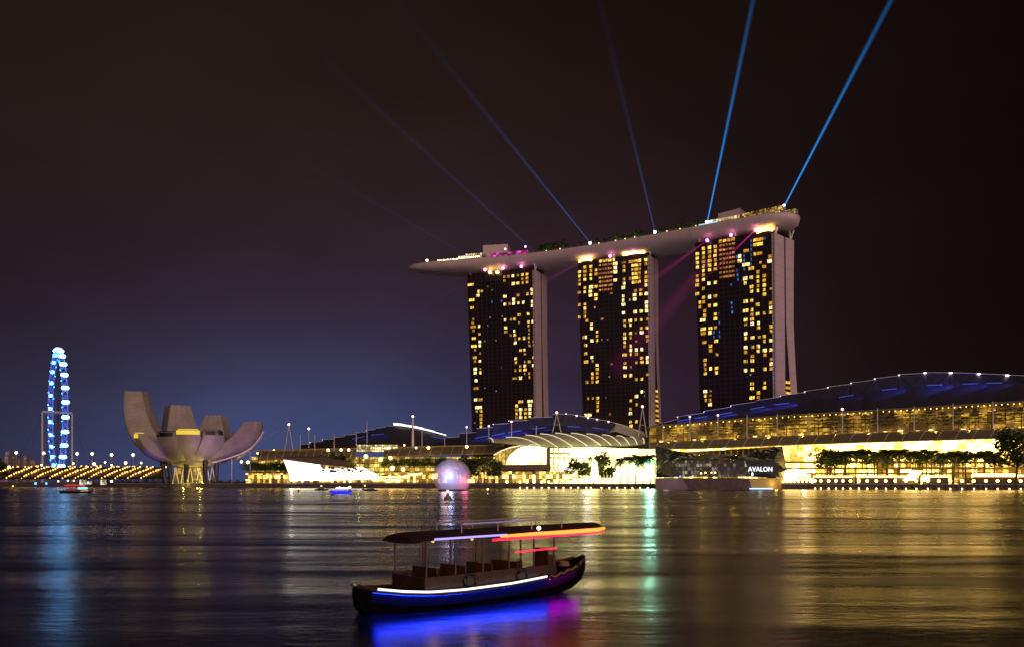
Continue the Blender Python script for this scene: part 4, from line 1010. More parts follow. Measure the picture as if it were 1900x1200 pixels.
point_light('vault_flood', P(1090, 838, 584), (1.0, 0.95, 0.7), 9000, 3, pl)
for x in (960, 1010, 1060, 1110, 1160): point_light('vault_uplight', P(x, 815, 590 - 6), (0.95, 0.90, 0.30), 2200, 1.5, pl)
for i, (x, w_) in enumerate(((1034, 8), (1051, 13))):
    tn = thing('marquee_tent', ('smaller open white peaked tent at the plaza cafe' if i == 0 else 'larger glowing white peaked tent beside the plaza cafe'), 'tent', V(x, 578, GZ))
    m = MB(); Y_ = 578; zt, zb = Zp(862, Y_), Zp(872.5, Y_); hw = w_ / F * Y_
    c = V(x, Y_, 0); base = [c + Vector((sx * hw, sy * hw, zb)) for sx, sy in ((-1, -1), (1, -1), (1, 1), (-1, 1))]; ap = c + Vector((0, 0, zt))
    mid = [b_.lerp(ap, 0.55) - Vector((0, 0, 0.7)) for b_ in base]; m.loft([base, mid, [ap + (b_ - ap) * 0.03 for b_ in base]], 0, True, True)
    m.build('tent_roof', emi('lit_tent_cloth', (1, 0.97, 0.9), 1.2 if i else 0.5, (0.8, 0.8, 0.78)), tn)
    for b_ in base:
        q = MB(); q.tube([Vector((b_.x, b_.y, GZ)), b_], 0.12, 5); q.build('pole', M_['steel'], tn)

# left wing
mallL = thing('left_wing_mall', 'low yellow-lit mall wing with ribbed canopies between museum and plaza', 'building', V(700, 640, GZ))
fl = lambda x: 648 - (x - 470) * 0.075
c1lo, c1hi = [(482, 854), (520, 851), (600, 850), (712, 849)], [(470, 841), (500, 837), (600, 836), (712, 835)]
c2lo, c2hi = [(712, 848), (760, 845), (935, 840)], [(712, 833), (760, 830), (935, 826)]
canopy(mallL, 478, 660, 16, lambda x: lerp(c1lo, x), lambda x: lerp(c1hi, x), -8, 8, 13, fl)
canopy(mallL, 712, 930, 18, lambda x: lerp(c2lo, x), lambda x: lerp(c2hi, x), -8, 8, 11, fl)
m = MB(); ribbon(m, frange(466, 935, 36), lambda x: V(x, fl(x), Zp(880, fl(x))), lambda x: V(x, fl(x), Zp(847, fl(x)))); m.build('upper_glazing', M_['glassL'], mallL)
m = MB(); ribbon(m, frange(455, 870, 36), lambda x: V(x, fl(x) - 6, GZ), lambda x: V(x, fl(x) - 6, Zp(877, fl(x) - 6))); m.build('shop_fronts', M_['cafe2'] if 'cafe2' in M_ else M_['cafe'], mallL)
for py in (877.5,):
    m = MB(); A, B = P(455, py, fl(455) - 7), P(935, py, fl(935) - 7); m.obox(A, B - A, (0, 7, 0), (0, 0, 1.0)); m.build('floor_slab', M_['gold'], mallL)
m = MB(); A, B = P(470, 836.5, fl(470) + 9), P(935, 826, fl(935) + 9); m.obox(A, B - A, (0, 14, 0), (0, 0, 1.0)); m.build('roof_slab', M_['gold'], mallL)
m = MB(); a, c = P(661, 838, 640), P(738, 838, 636)
m.quad(a, c, c + Vector((0, 0, 5.6)), a + Vector((0, 0, 5.6))); m.obox(a + Vector((0, 0.1, 0)), c - a, (0, 8, 0), (0, 0, 5.6), 1); m.build('gold_clerestory', [M_['goldbox'], M_['concrete']], mallL)
for px, py, s_ in ((448, 856, 1.1), (460, 857, 1.4), (478, 840, .8), (508, 834, .5), (609, 834.5, 1.2), (633, 834, 1.1), (647, 834, 1.1), (679, 846, 1.7), (706, 852, 1.8), (724, 849, 1.7), (728, 868, 2.0), (748, 870, 1.6), (750, 825, .7), (795, 830, 1.3), (866, 828, 1.2), (772, 830, .8)):
    q = MB(); q.ball(P(px, py, fl(px) - 11), 0.85 * s_, 8, 5); q.build('globe_light', M_['lampw'], mallL)
for x in range(500, 940, 55): point_light('wing_flood', P(x, 852, fl(x) - 6), (1, 0.66, 0.14), 1100, 0.5, mallL)

# glowing screen hall
scn = thing('screen_pavilion', 'blown-out white glowing screen pavilion standing on the quay, wider at its top', 'pavilion', V(600, 612, GZ))
q = [(526, 852), (560, 857), (594, 861.5), (596, 866), (640, 868), (660, 866.5), (672, 865), (702, 880), (704, 888.5), (541, 891)]
m = MB(); m.prism([P(x, y, 608) for x, y in q], (0, 9, 0), 0, 1)
ms = emi('screen_white', (1.0, 0.86, 0.62), 3.4)
m.build('screen', [ms, M_['concrete']], scn)
m = MB(); q = [(522, 848.5), (527, 851.5), (594, 861), (655, 867), (655, 864), (640, 858), (594, 849)]
m.prism([P(x, y, 606) for x, y in q], (0, 14, 1.5), 0); m.build('overhanging_roof', M_['awning'], scn)
m = MB()
for x in (598, 612, 628, 642, 660, 676, 688): m.tube([V(x, 606, GZ + 3), P(x, 866, 606)], 0.3, 5)
m.build('mullions', M_['dark'], scn)
m = MB(); rnd = random.Random(5)
for k in range(20):
    x = rnd.uniform(598, 672); y = rnd.uniform(868, 876); p = P(x, y, 607.2); m.obox(p, (rnd.uniform(1, 3), 0, 0), (0, 0.5, 0), (0, 0, rnd.uniform(0.8, 2)))
m.build('dark_fittings', M_['awning'], scn)
q = MB(); a = V(541, 601, GZ + 0.4); q.obox(a, V(780, 585, 0) - V(541, 601, 0), (0, 1.2, 0), (0, 0, 0.55)); q.build('quay_wall_cap', M_['concrete'], scn)
M_['lowstrip'] = M_['strip']
for i, (x0, x1, py, lab) in enumerate(((684, 716, 886, 'short bright light bar on the quay right of the white screen'), (718, 756, 885.5, 'long bright light bar on the quay beyond the white screen'), (758, 783, 882, 'sloping bright light bar on the quay before the glowing sphere'), (690, 745, 891, 'thin low light bar under the others right of the screen'))):
    Y_ = 586; o = MB(); a, c = P(x0, py, Y_), P(x1, py - (2.5 if i == 2 else 0), Y_); o.obox(a, c - a, (0, 0.6, 0), (0, 0, 1.1 if i < 3 else 0.6)); tag(o.build('light_bar', M_['strip']), lab, 'light bar')

for px, py, s_, lab in ((541, 888, 1.3, 'strong white floodlight at the foot of the screen pavilion, museum end'), (1492, 880, 1.3, 'added white floodlight beside the stair ramp by the crystal pavilion')):
    Y_ = 596 if px < 900 else shoreY(px) + 4; p = P(px, py, Y_); o = thing('quay_floodlight', lab, 'floodlight', (p.x, p.y, GZ))  # the lamp by the stair ramp is added to whiten its streak on the water
    q = MB(); q.tube([(p.x, p.y, GZ), p - Vector((0, 0, 1))], 0.2, 6); q.build('post', M_['dark'], o); q = MB(); q.ball(p, s_, 10, 6); q.build('lamp_head', emi('quay_flood', (1.0, 0.84, 0.62), 38), o)
# dark crystal pavilion on the water
cp = thing('crystal_pavilion', 'dark faceted glass pavilion rising from the water in front of the mall', 'pavilion', V(1330, 500, 0))
M_['crystal'] = mat('smoked_glass', (0.018, 0.020, 0.018), 0.12, spec=0.6)
M_['crystal2'] = glazing('painted_reflections', 1.7, 1.3, (0.50, 0.52, 0.28), (0.8, 0.75, 0.4), 0.25, 0.0, 61, 0.1, 5.0, big=0.7, bsc=0.1, frame=(0.016, 0.020, 0.018))  # reflections in the facets painted as faint emission
M_['club'] = glazing('club_windows', 1.8, 2.2, (0.55, 0.50, 0.20), (0.9, 0.85, 0.5), 0.30, 0.0, 62, 0.15, 3.0, big=0.8, bsc=0.12, frame=(0.006, 0.006, 0.007))
Y0 = 505
K = {k: P(x, y, Yv) for k, x, y, Yv in (('tl', 1216, 827, 530), ('t1', 1252, 835, 516), ('t2', 1300, 842, 512), ('t3', 1335, 846.5, 511), ('t4', 1380, 843, 512), ('t5', 1420, 834, 516), ('tr', 1451, 827, 528),
     ('ml', 1219, 872, 508), ('m1', 1241, 853, 497), ('m2', 1335, 852.5, 495), ('m3', 1382, 854, 497), ('mr', 1459, 872, 520), ('bl', 1217, 885, 503), ('b1', 1247, 884, 494), ('b2', 1392, 884, 494), ('br', 1453, 887, 514), ('r1', 1388, 868, 496), ('r2', 1436, 851, 512))}
m = MB()
for f in (('tl', 'ml', 'm1', 't1'), ('t1', 'm1', 'm2', 't2'), ('t2', 'm2', 't3'), ('t3', 'm2', 'm3', 't4'), ('t4', 'm3', 'r2', 't5'), ('t5', 'r2', 'tr'), ('tr', 'r2', 'mr'), ('ml', 'bl', 'b1', 'm1')):
    pts = [K[k] for k in f]; m.face(pts, [(p.x, p.z + p.y * 0.3) for p in pts], 0)
m.build('upper_facets', M_['crystal2'], cp)
m = MB(); pts = [K[k] for k in ('b1', 'b2', 'r1', 'm3', 'm2', 'm1')]; m.face(pts, [(p.x, p.z) for p in pts]); m.build('dark_window_wall', M_['club'], cp)
m = MB()
for f in (('m3', 'r1', 'r2'), ('r1', 'b2', 'br', 'r2'), ('r2', 'br', 'mr')):
    pts = [K[k] for k in f]; m.face(pts, [(p.x, p.z) for p in pts])
m.build('right_facets', M_['crystal'], cp)
m = MB(); bk = [K['tl'] + Vector((4, 26, -4)), K['tr'] + Vector((-4, 24, -4))]
m.face((K['tl'], K['t1'], K['t2'], K['t3'], bk[0])); m.face((K['t3'], K['t4'], K['t5'], K['tr'], bk[1], bk[0])); m.build('roof', M_['crystal'], cp)
m = MB()
for a, c in (('tl', 'ml'), ('t1', 'm1'), ('t2', 'm2'), ('t4', 'm3'), ('m1', 'm2'), ('m2', 'm3'), ('m3', 'r2'), ('r2', 'br'), ('r1', 'b2'), ('t5', 'r2'), ('mr', 'r2'), ('tr', 'mr'), ('ml', 'bl')):
    m.tube([K[a] + Vector((0, -0.1, 0)), K[c] + Vector((0, -0.1, 0))], 0.16, 4)
for k in range(1, 14):
    f = k / 14; m.tube([K['b1'].lerp(K['b2'], f) + Vector((0, -0.1, 0)), K['m1'].lerp(K['m3'], f) + Vector((0, -0.1, 0))], 0.09, 4)
m.build('mullions', M_['dark'], cp)
m = MB(); a = [P(1216, 886, 502), P(1266, 886, 489), P(1280, 902, 489), P(1216, 902, 502)]; a[2].z = a[3].z = -1
m.face((a[3], a[2], a[1], a[0])); m.face((a[0], a[1], a[1] + Vector((0, 12, 0)), a[0] + Vector((0, 12, 0)))); m.build('pale_base', M_['endwall'], cp)
m = MB(); a = [P(1266, 886, 489), P(1389, 886, 489), P(1397, 902, 489), P(1280, 902, 489)]; a[2].z = a[3].z = -1
m.face((a[3], a[2], a[1], a[0])); m.face((a[0], a[1], a[1] + Vector((0, 12, 0)), a[0] + Vector((0, 12, 0)))); m.build('dark_base', M_['quay'], cp)
m = MB(); a = [P(1389, 886, 489), P(1455, 887, 506), P(1455, 902, 506), P(1397, 902, 489)]; a[2].z = a[3].z = -1
m.face((a[3], a[2], a[1], a[0])); m.face((a[0], a[1], a[1] + Vector((0, 12, 0)), a[0] + Vector((0, 12, 0)))); m.build('gold_base', M_['gold'], cp)
cu = bpy.data.curves.new('sign_letters', 'FONT'); cu.body = 'AVALON'; cu.size = 3.9; cu.extrude = 0.12; cu.offset = 0.05; cu.align_x = 'CENTER'; cu.align_y = 'CENTER'; cu.space_character = 1.05
tmp = bpy.data.objects.new('sign_tmp', cu); so = bpy.data.objects.new('sign_letters', bpy.data.meshes.new_from_object(tmp)); bpy.data.objects.remove(tmp); col.objects.link(so); so.parent = cp; so.data.materials.clear()
pS = P(1411, 870, 494); so.location = pS - ORG[cp.name]; so.rotation_euler = (R(90), 0, R(14)); so.data.materials.append(emi('sign_white', (0.85, 0.92, 1.0), 1.5))
q = MB(); q.obox(pS + Vector((-8, -1.6, -2.4)), (15.6, 3.9, 0), (0, 0.2, 0), (0, 0, 0.2)); q.build('sign_rail', M_['dark'], cp)
q = MB(); q.ball(P(1396, 879, 493), 0.5, 6, 4, 0, 2.2); q.build('sign_lamp', emi('pale_blue_lamp', (0.6, 0.8, 1.0), 4), cp)
point_light('sign_glow', P(1411, 872, 490.5), (0.65, 0.8, 1.0), 350, 1, cp)
for x in (1262, 1286):
    q = MB(); q.ball(P(x, 883, 493), 0.55, 6, 4); q.build('blue_marker', M_['bluespot'], cp)
for x, y, mm in ((1301, 877, 'lampw'), (1309, 876, 'lampw'), (1320, 876, 'goldspot'), (1327, 876, 'lamp')):
    q = MB(); q.ball(P(x, y, 493.6), 0.45, 6, 4); q.build('interior_lamp', M_[mm], cp)
point_light('base_flood', P(1440, 896, 497), (1, 0.65, 0.12), 900, 1, cp)
point_light('base_wash', P(1236, 896, 488), (0.85, 0.62, 0.75), 260, 2, cp)
q = MB(); a = P(1391, 902.2, 487); a.z = 0.35; q.obox(a, V(1434, 489, 0) - V(1391, 487, 0), (0, 0.3, 0), (0, 0, 0.5)); q.build('blue_waterline_light', emi('blue_white_strip', (0.25, 0.5, 1.0), 4), cp)

# masts along the roofs
def mast(px, y0, y1, Y, kind, label):
    a, c = P(px, y1, Y), P(px, y0, Y)
    o = thing('roof_mast', label, 'mast', a, 'masts along the mall roofs')
    m = MB()
    if kind == 'A':
        w_ = 3.2
        m.tube([a - Vector((w_, 0, 0)), c], [0.5, 0.3], 6); m.tube([a + Vector((w_, 0, 0)), c], [0.5, 0.3], 6); m.tube([a.lerp(c, 0.4) - Vector((w_ * 0.6, 0, 0)), a.lerp(c, 0.4) + Vector((w_ * 0.6, 0, 0))], 0.2, 5)
    else:
        m.tube([a, c], [0.5, 0.32] if kind != 'T' else [1.1, 0.5], 7)
    m.build('pole', M_['steel'] if kind != 'T' else M_['white'], o)
    if kind in 'ARLT':
        q = MB(); q.ball(c + Vector((0, 0, 0.5)), 0.9 if kind != 'L' else 0.7, 8, 5); q.build('beacon', M_['redlamp'], o)
    return o
mast(536, 788, 836, 640, 'A', 'double-legged pink lit mast with red beacon, nearest the museum')
mast(573, 796, 830, 650, 'R', 'mast with red beacon second from the museum, before the hump roof')
am = bpy.data.objects['roof_mast']
for x1, y1 in ((488, 814), (508, 822)):
    q = MB(); q.tube([P(536, 789, 640), P(x1, y1, 636)], 0.10, 4); q.build('stay_cable', M_['steel'], am)
ML = (('first', 557, 806), ('second', 584, 804), ('third', 620, 804))
for k, x, y in ML: mast(x, y, 836, 638, 'P', '%s plain pale post after the double-legged mast by the museum' % k)
mast(661, 801, 826, 640, 'P', 'short plain mast beside the gold clerestory box')
mast(681, 780, 822, 650, 'P', 'tall thin mast without beacon over the gold clerestory box')
mast(766, 773, 829, 634, 'T', 'thick white leaning mast with pink beacon in front of the white lit roof edge')
mast(783, 796, 828, 636, 'P', 'short mast just right of the thick white mast'); mast(825, 812, 829, 640, 'P', 'shortest mast where the hump roof ends')
mast(866, 793, 828, 628, 'L', 'mast with white beacon left of the blue plaza roof'); mast(907, 791, 820, 624, 'L', 'first mast with pink beacon on the blue plaza roof')
mast(949, 783, 812, 622, 'L', 'second mast with pink beacon on the blue plaza roof'); mast(995, 789, 806, 622, 'P', 'plain thin mast left of the double-legged mast on the plaza vault')
mast(1033, 766, 802, 622, 'A', 'double-legged mast on the crest of the plaza vault'); mast(1192, 755, 810, 612, 'A', 'double-legged mast with beacon between plaza roof and right mall')
for i, (x, y0, y1, k, lab) in enumerate(((1230, 787, 818, 'P', 'pale terrace post'), (1280, 774, 817, 'L', 'terrace post with pink beacon'), (1332, 771, 814, 'L', 'terrace post with pink beacon'), (1386, 769, 811, 'T', 'white terrace post'), (1442, 767, 809, 'T', 'white terrace post'), (1501, 766, 807, 'T', 'white terrace post'), (1563, 760, 805, 'R', 'terrace post with orange beacon'), (1628, 757, 802, 'P', 'grey terrace post'), (1696, 753, 799, 'P', 'grey terrace post'), (1768, 748, 797, 'T', 'white terrace post'), (1842, 744, 795, 'T', 'white terrace post'))):
    o = mast(x, y0, y1, facY(x) + 9, 'P' if k in 'PT' else k, '%s, %s from the plaza along the right mall terrace' % (lab, nth(i)))
# ------------------------------------------------------------------ lamps on the quay
proto = thing('quay_lamp', 'x', 'lamp', (0, 0, 0), 'globe lamps along the quay edges')
m = MB(); m.tube([(0, 0, -1.2), (0, 0, 1.0)], 0.12, 6); m.tube([(0, 0, -1.2), (0, 0, -0.9)], 0.3, 6); m.build('post', M_['dark'], proto)
m = MB(); m.ball((0, 0, 1.5), 0.82, 10, 6); m.build('globe', M_['lampw'], proto)
step = thing('step_light', 'x', 'lamp', (0, 0, 0), 'small lights low on the quay walls')
m = MB(); m.box((0, 0.2, 0), 0.7, 0.4, 0.4); m.build('housing', M_['dark'], step)
m = MB(); m.ball((0, -0.1, 0), 0.42, 8, 5); m.build('lens', M_['lamp'], step)
MID = [941, 965, 978, 991, 1005, 1018, 1031.7, 1045.5, 1059, 1073, 1088, 1096, 1116, 1130.6, 1145, 1159.6, 1173.4, 1187.6, 1201.7]
NEAR = [1418 + 7.1 * i for i in range(13)]
RGT = [1512.5, 1523, 1537.5, 1551, 1564, 1578, 1593.5, 1609, 1626, 1643.5, 1661, 1681, 1700, 1721.5, 1742, 1763, 1785, 1807, 1829.5, 1851, 1873, 1894]
first = [True, True]
def put(src, k, loc, label, s=1.0):
    if first[k]:
        first[k] = False; src.location = loc; src['label'] = label; src.scale = (s, s, s); return src
    return copy_thing(src, loc, 0, s, label)
for lst, where in ((MID, 'on the quay before the event plaza, %s from the sphere side'), (NEAR, 'in the tight row beside the crystal pavilion base, %s from the pavilion'), (RGT, 'along the palm promenade quay, %s from the tight row')):
    for i, px in enumerate(lst):
        Y = shoreY(px) - 0.6; z = Zp(893.2 if px < 1215 else 891.3, Y) - 1.5
        put(proto, 0, V(px, Y, z), 'globe lamp ' + where % nth(i), 0.72 if lst is NEAR else 1.0)
        if lst is not NEAR and px > 960:
            put(step, 1, V(px, Y - 1.0, 0.55), 'low light on the quay wall, %s lamp from the %s' % (nth(i), 'sphere side' if px < 1215 else 'tight row'))
# continuous light bars behind the lamps on the right promenade
for i, (x0, x1, py, lab) in enumerate(((1510, 1582, 885, 'first long white light bar behind the quay lamps from the pavilion'), (1598, 1660, 885, 'second white light bar behind the quay lamps from the pavilion'), (1664, 1704, 885, 'third white light bar behind the quay lamps from the pavilion'), (1712, 1760, 884.5, 'fourth white light bar behind the quay lamps from the pavilion'),
      (1806, 1884, 883.5, 'broad white lit counter roof near the big dark tree'), (1890, 1960, 883.5, 'last white light bar past the big dark tree'), (1452, 1506, 890, 'light bar just behind the tight lamp row by the pavilion'))):
    Y = shoreY((x0 + x1) / 2) + 14; m = MB(); a, c = P(x0, py, Y), P(x1, py, Y); m.obox(a, c - a, (0, 0.6, 0), (0, 0, 0.9 if i != 4 else 1.8)); m.obox(Vector((a.x, a.y + 0.2, GZ)), Vector((c.x - a.x, c.y - a.y, 0)), (0, 0.3, 0), (0, 0, a.z - GZ), 1)
    tag(m.build('light_bar', [M_['strip'], M_['quay']]), lab, 'light bar')
# bright entrance stairs on the promenade, floodlight put in as their own glow
for i, (q, lab) in enumerate(((((1452, 893), (1476, 893), (1490, 874), (1476, 869), (1462, 872)), 'glowing white stair ramp beside the crystal pavilion'), (((1682, 890), (1697, 890), (1712, 873), (1700, 872)), 'glowing white slanting stair among the palms'), (((1717, 892), (1725, 892), (1725, 885), (1717, 885)), 'small glowing white booth on the palm quay'), (((1093, 893), (1112, 893), (1110, 876), (1108, 856), (1101, 850), (1098, 876)), 'tall glowing white fountain column on the plaza'))):
    Y = shoreY(q[0][0]) + 8; m = MB(); m.prism([P(x, y, Y) for x, y in q], (0, 5, 0)); 
    tag(m.build(('lit_stair', 'lit_stair', 'lit_booth', 'light_column')[i], emi('own_glow_white', (1, 0.66, 0.20), 8)), lab, ('stairs', 'stairs', 'booth', 'light column')[i])

# ------------------------------------------------------------------ trees
def leaf_faces(mb, c, rad, n, rnd, size, flat=1.0):
    for _ in range(n):
        d = Vector((rnd.gauss(0, 1), rnd.gauss(0, 1), rnd.gauss(0, 1) * flat)); d = d / max(d.length, 0.01) * rad * rnd.random() ** 0.45
        d.z *= flat if flat < 1 else 1
        p = c + d; a = Vector((rnd.uniform(-1, 1), rnd.uniform(-1, 1), rnd.uniform(-0.6, 0.6))).normalized(); b_ = a.cross(Vector((rnd.uniform(-1, 1), rnd.uniform(-1, 1), 1))).normalized()
        s = size * rnd.uniform(0.6, 1.3); mb.face((p - a * s, p - b_ * s * 0.6, p + a * s, p + b_ * s * 0.6))
def make_tree(seed, kind):
    rnd = random.Random(seed); t = MB(); c = MB()
    o = thing({'palm': 'palm_tree', 'tier': 'terrace_tree', 'round': 'shade_tree', 'wide': 'spreading_tree', 'big': 'big_tree', 'shrub': 'shrub', 'sky': 'roof_garden_tree', 'pine': 'cypress_tree'}[kind], 'x', 'tree')
    if kind == 'palm':
        lean = Vector((rnd.uniform(-0.6, 0.6), rnd.uniform(-0.6, 0.6), 0))
        top = Vector((lean.x, lean.y, 11.5)); t.tube([(0, 0, 0), Vector((lean.x * 0.3, lean.y * 0.3, 4)), Vector((lean.x * .7, lean.y * .7, 8)), top], [0.38, 0.28, 0.24, 0.2], 6)
        for k in range(26):
            a = 2 * math.pi * k / 26 + rnd.uniform(-0.2, 0.2); L_ = rnd.uniform(4.2, 6.0); e = rnd.uniform(-0.1, 1.35); d = Vector((math.cos(a), math.sin(a), 0)); sd = Vector((-d.y, d.x, 0))
            pts = []
            for i in range(6):
                f = i / 5; pts.append(top + d * L_ * f * math.cos(e * (1 - f * 0.3)) + Vector((0, 0, L_ * (math.sin(e) * f - 0.75 * f * f))))
            for i in range(5):
                f = (i + .5) / 5; w_ = 1.0 * math.sin(math.pi * (0.15 + 0.8 * f)) + 0.15
                for sg in (-1, 1):                         # drooping leaflets either side
                    for q in range(2):
                        p0 = pts[i].lerp(pts[i + 1], q / 2); p1 = pts[i].lerp(pts[i + 1], q / 2 + 0.36)
                        dr = sd * sg * w_ * rnd.uniform(0.9, 1.3) + Vector((0, 0, -0.5 * w_)) + d * 0.35
                        c.face((p0, p1, p1 + dr, p0 + dr * 0.9))
    elif kind == 'tier':                                   # layered terrace tree
        t.tube([(0, 0, 0), (0.1, 0, 5), (0, 0.1, 9.3)], [0.25, 0.18, 0.06], 6)
        for i, (z, r_) in enumerate(((3.4, 3.3), (5.2, 3.9), (6.9, 3.0), (8.3, 1.9), (9.3, 0.9))):
            for k in range(7):
                a = 2 * math.pi * k / 7 + i * 0.4 + rnd.uniform(-.3, .3); e = Vector((math.cos(a) * r_, math.sin(a) * r_, z + 0.4 + rnd.uniform(-.2, .3)))
                t.tube([(0, 0, z), e], [0.08, 0.03], 4); leaf_faces(c, e.lerp(Vector((0, 0, z + .3)), 0.25), r_ * 0.36, 13, rnd, 0.42, 0.25)
    else:
        hgt, wid = {'round': (10, 4.6), 'wide': (9, 6.5), 'big': (17, 8.0), 'shrub': (3.0, 2.6), 'sky': (5.0, 2.2), 'pine': (12, 2.0)}[kind]
        th = hgt * (0.28 if kind != 'shrub' else 0.1)
        t.tube([(0, 0, 0), (0.1, 0, th * 0.5), (0, 0.1, th), (0.1, 0.1, hgt * 0.8)], [hgt * .03, hgt * .024, hgt * .02, hgt * .006], 7)
        nb = 16 if kind != 'big' else 30
        for k in range(nb):
            a = rnd.uniform(0, 6.28); z = th + (hgt - th) * (0.12 + 0.84 * rnd.random()); f = (z - th) / (hgt - th); rr_ = wid * (0.35 + 0.65 * math.sin(math.pi * min(1, 0.25 + 0.7 * f))) * rnd.uniform(0.35, 0.95)
            if kind == 'wide': z = th + (hgt - th) * (0.45 + 0.5 * rnd.random())
            if kind == 'pine': rr_ = wid * (1 - f) * rnd.uniform(.3, .8)
            e = Vector((math.cos(a) * rr_, math.sin(a) * rr_, z)); t.tube([(0, 0, th + (z - th) * 0.3), e], [hgt * .010, hgt * .003], 4)
            leaf_faces(c, e, wid * rnd.uniform(0.28, 0.44), 60 if kind != 'big' else 110, rnd, 0.055 * hgt if kind != 'big' else 0.55, 0.8)
    t.build('trunk', M_['bark'], o); c.build('crown', M_['palm'] if kind == 'palm' else M_['leaf'], o)
    return o
PROT = {k: [make_tree(100 + 7 * j + len(k), k) for j in range(n)] for k, n in (('palm', 4), ('tier', 4), ('round', 3), ('wide', 2), ('big', 1), ('shrub', 3), ('sky', 3), ('pine', 1))}
used = {k: 0 for k in PROT}
rnd = random.Random(77)
def plant(kind, loc, s, label, group):
    src = PROT[kind][used[kind] % len(PROT[kind])]; f = used[kind] < len(PROT[kind]); used[kind] += 1
    if f:
        src.location = loc; src.scale = (s, s, s); src.rotation_euler = (0, 0, rnd.uniform(0, 6.28)); src['label'] = label; src['group'] = group; return src
    return copy_thing(src, loc, rnd.uniform(0, 6.28), s, label, group)
GP = 'palms along the right promenade'
for i in range(17):
    px = 1532 + i * 19.6 + rnd.uniform(-3, 3); Y = facY(px) - 20 - rnd.uniform(0, 6); s = (Zp(834 + rnd.uniform(-4, 4), Y) - GZ) / 13.2
    plant('palm', V(px, Y, GZ), s, 'front row palm lit from below on the right promenade, %s from the round shade tree' % nth(i), GP)
for i in range(13):
    px = 1545 + i * 25 + rnd.uniform(-5, 5); Y = facY(px) - 10; s = (Zp(838 + rnd.uniform(-4, 4), Y) - GZ) / 13.2
    plant('palm', V(px, Y, GZ), s, 'rear row palm close to the bright mall glass, %s from the round shade tree' % nth(i), GP)
plant('wide', V(1541, facY(1541) - 26, GZ), (Zp(836, 530) - GZ) / 9.6, 'spreading shade tree between the crystal pavilion and the palms', 'promenade shade trees')
plant('big', V(1886, 462, GZ), (Zp(797, 462) - GZ) / 17.4, 'big black tree silhouette at the far right end of the promenade', 'promenade shade trees')
for i in range(24):
    px = 1222 + i * 29.2 + rnd.uniform(-5, 5); Y = facY(px) + 13.5; s = rnd.uniform(0.85, 1.12) * (Zp(lerp(EAV, px), Y) - Zp(lerp(CUP, px), facY(px) + 8)) / 10.6
    plant('tier', V(px, Y, Zp(lerp(CUP, px), facY(px) + 8)), s, 'layered tree on the golden mall terrace, %s from the plaza end' % nth(i), 'layered trees on the mall terrace')
for px, py, kind, Yo, lab in ((851, 838, 'round', 578, 'round green tree just behind the pale sphere'), (866, 846, 'round', 582, 'smaller green tree behind the right side of the sphere'), (898, 847, 'wide', 580, 'spreading tree left of the arched plaza window'), (916, 850, 'round', 584, 'tree touching the gold arch of the plaza'),
     (1074, 844, 'round', 572, 'first tree in front of the white plaza glass, beside the tents'), (1101, 840, 'round', 570, 'tree left of the glowing fountain column on the plaza'), (1116, 838, 'round', 571, 'taller tree right of the glowing fountain column on the plaza'), (1152, 848, 'palm', 566, 'first low palm before the white plaza glass'), (1165, 844, 'palm', 566, 'second low palm before the white plaza glass'), (1179, 842, 'palm', 566, 'third low palm before the white plaza glass'), (1193, 842, 'palm', 565, 'fourth low palm before the white plaza glass'), (1207, 842, 'palm', 565, 'fifth low palm, next to the crystal pavilion')):
    top = {'round': 10.6, 'wide': 9.6, 'palm': 13.2}[kind]
    plant(kind, V(px, Yo, GZ), (Zp(py, Yo) - GZ) / top, lab, 'trees on the event plaza')
for i, px in enumerate((1117, 1123, 1129, 1135)):
    plant('pine', V(px, 568, GZ), (Zp(870, 568) - GZ) / 12.5, 'thin dark cypress, %s right of the fountain column' % nth(i), 'cypresses on the event plaza')
for i in range(14):
    px = 461 + i * 6.0 if i < 11 else 524 + (i - 11) * 5; Y = fl(px) - 14
    plant('shrub', V(px, Y, Zp(874, Y)), 2.3 * rnd.uniform(0.9, 1.15), 'dark hedge bush below the left canopy, %s from the museum' % nth(i), 'hedge bushes below the left canopy')
for i in range(15):
    px = 716 + i * 8.6; Y = fl(px) - 12
    plant('shrub', V(px, Y, Zp(866, Y)), 2.2 * rnd.uniform(0.85, 1.2), 'green hedge bush below the second canopy, %s from the white screen' % nth(i), 'hedge bushes below the second canopy')
for i, px in enumerate((588, 603, 616, 630, 643)):
    plant('round', V(px, 622, Zp(866, 622)), rnd.uniform(0.75, 1.0), 'dark tree behind the roof of the white screen, %s from the museum side' % nth(i), 'trees behind the white screen')
for i in range(17):
    px = 208 + i * 15.5; Y = shoreY(px) + 6
    if px < 465: plant('shrub', V(px, Y, GZ), rnd.uniform(0.9, 1.3), 'low dark bush on the museum bank, %s from the bridge' % nth(i), 'bushes on the museum bank')
plant('round', V(-2, 668, GZ), (Zp(851, 668) - GZ) / 10.6, 'black round tree cut by the left edge, in front of the bridge', 'bridge end trees')
SKYX = [1002, 1008, 1014, 1021, 1028, 1035, 1044, 1054, 1065, 1078, 1106, 1118, 1131, 1144, 1156, 1166, 1178, 1190, 1202, 1226, 1238, 1248, 1259, 1268, 1280, 1290, 1298]
for i, px in enumerate(SKYX):
    a, n_, _ = at_path(px, rnd.uniform(11, 16)); plant('sky', a + Vector((0, 0, ZD + 0.6)), rnd.uniform(1.0, 1.5) * (1.3 if px < 1050 else 1.0), 'small garden tree on the sky deck, %s from the red bar' % nth(i), 'garden trees on the sky deck')
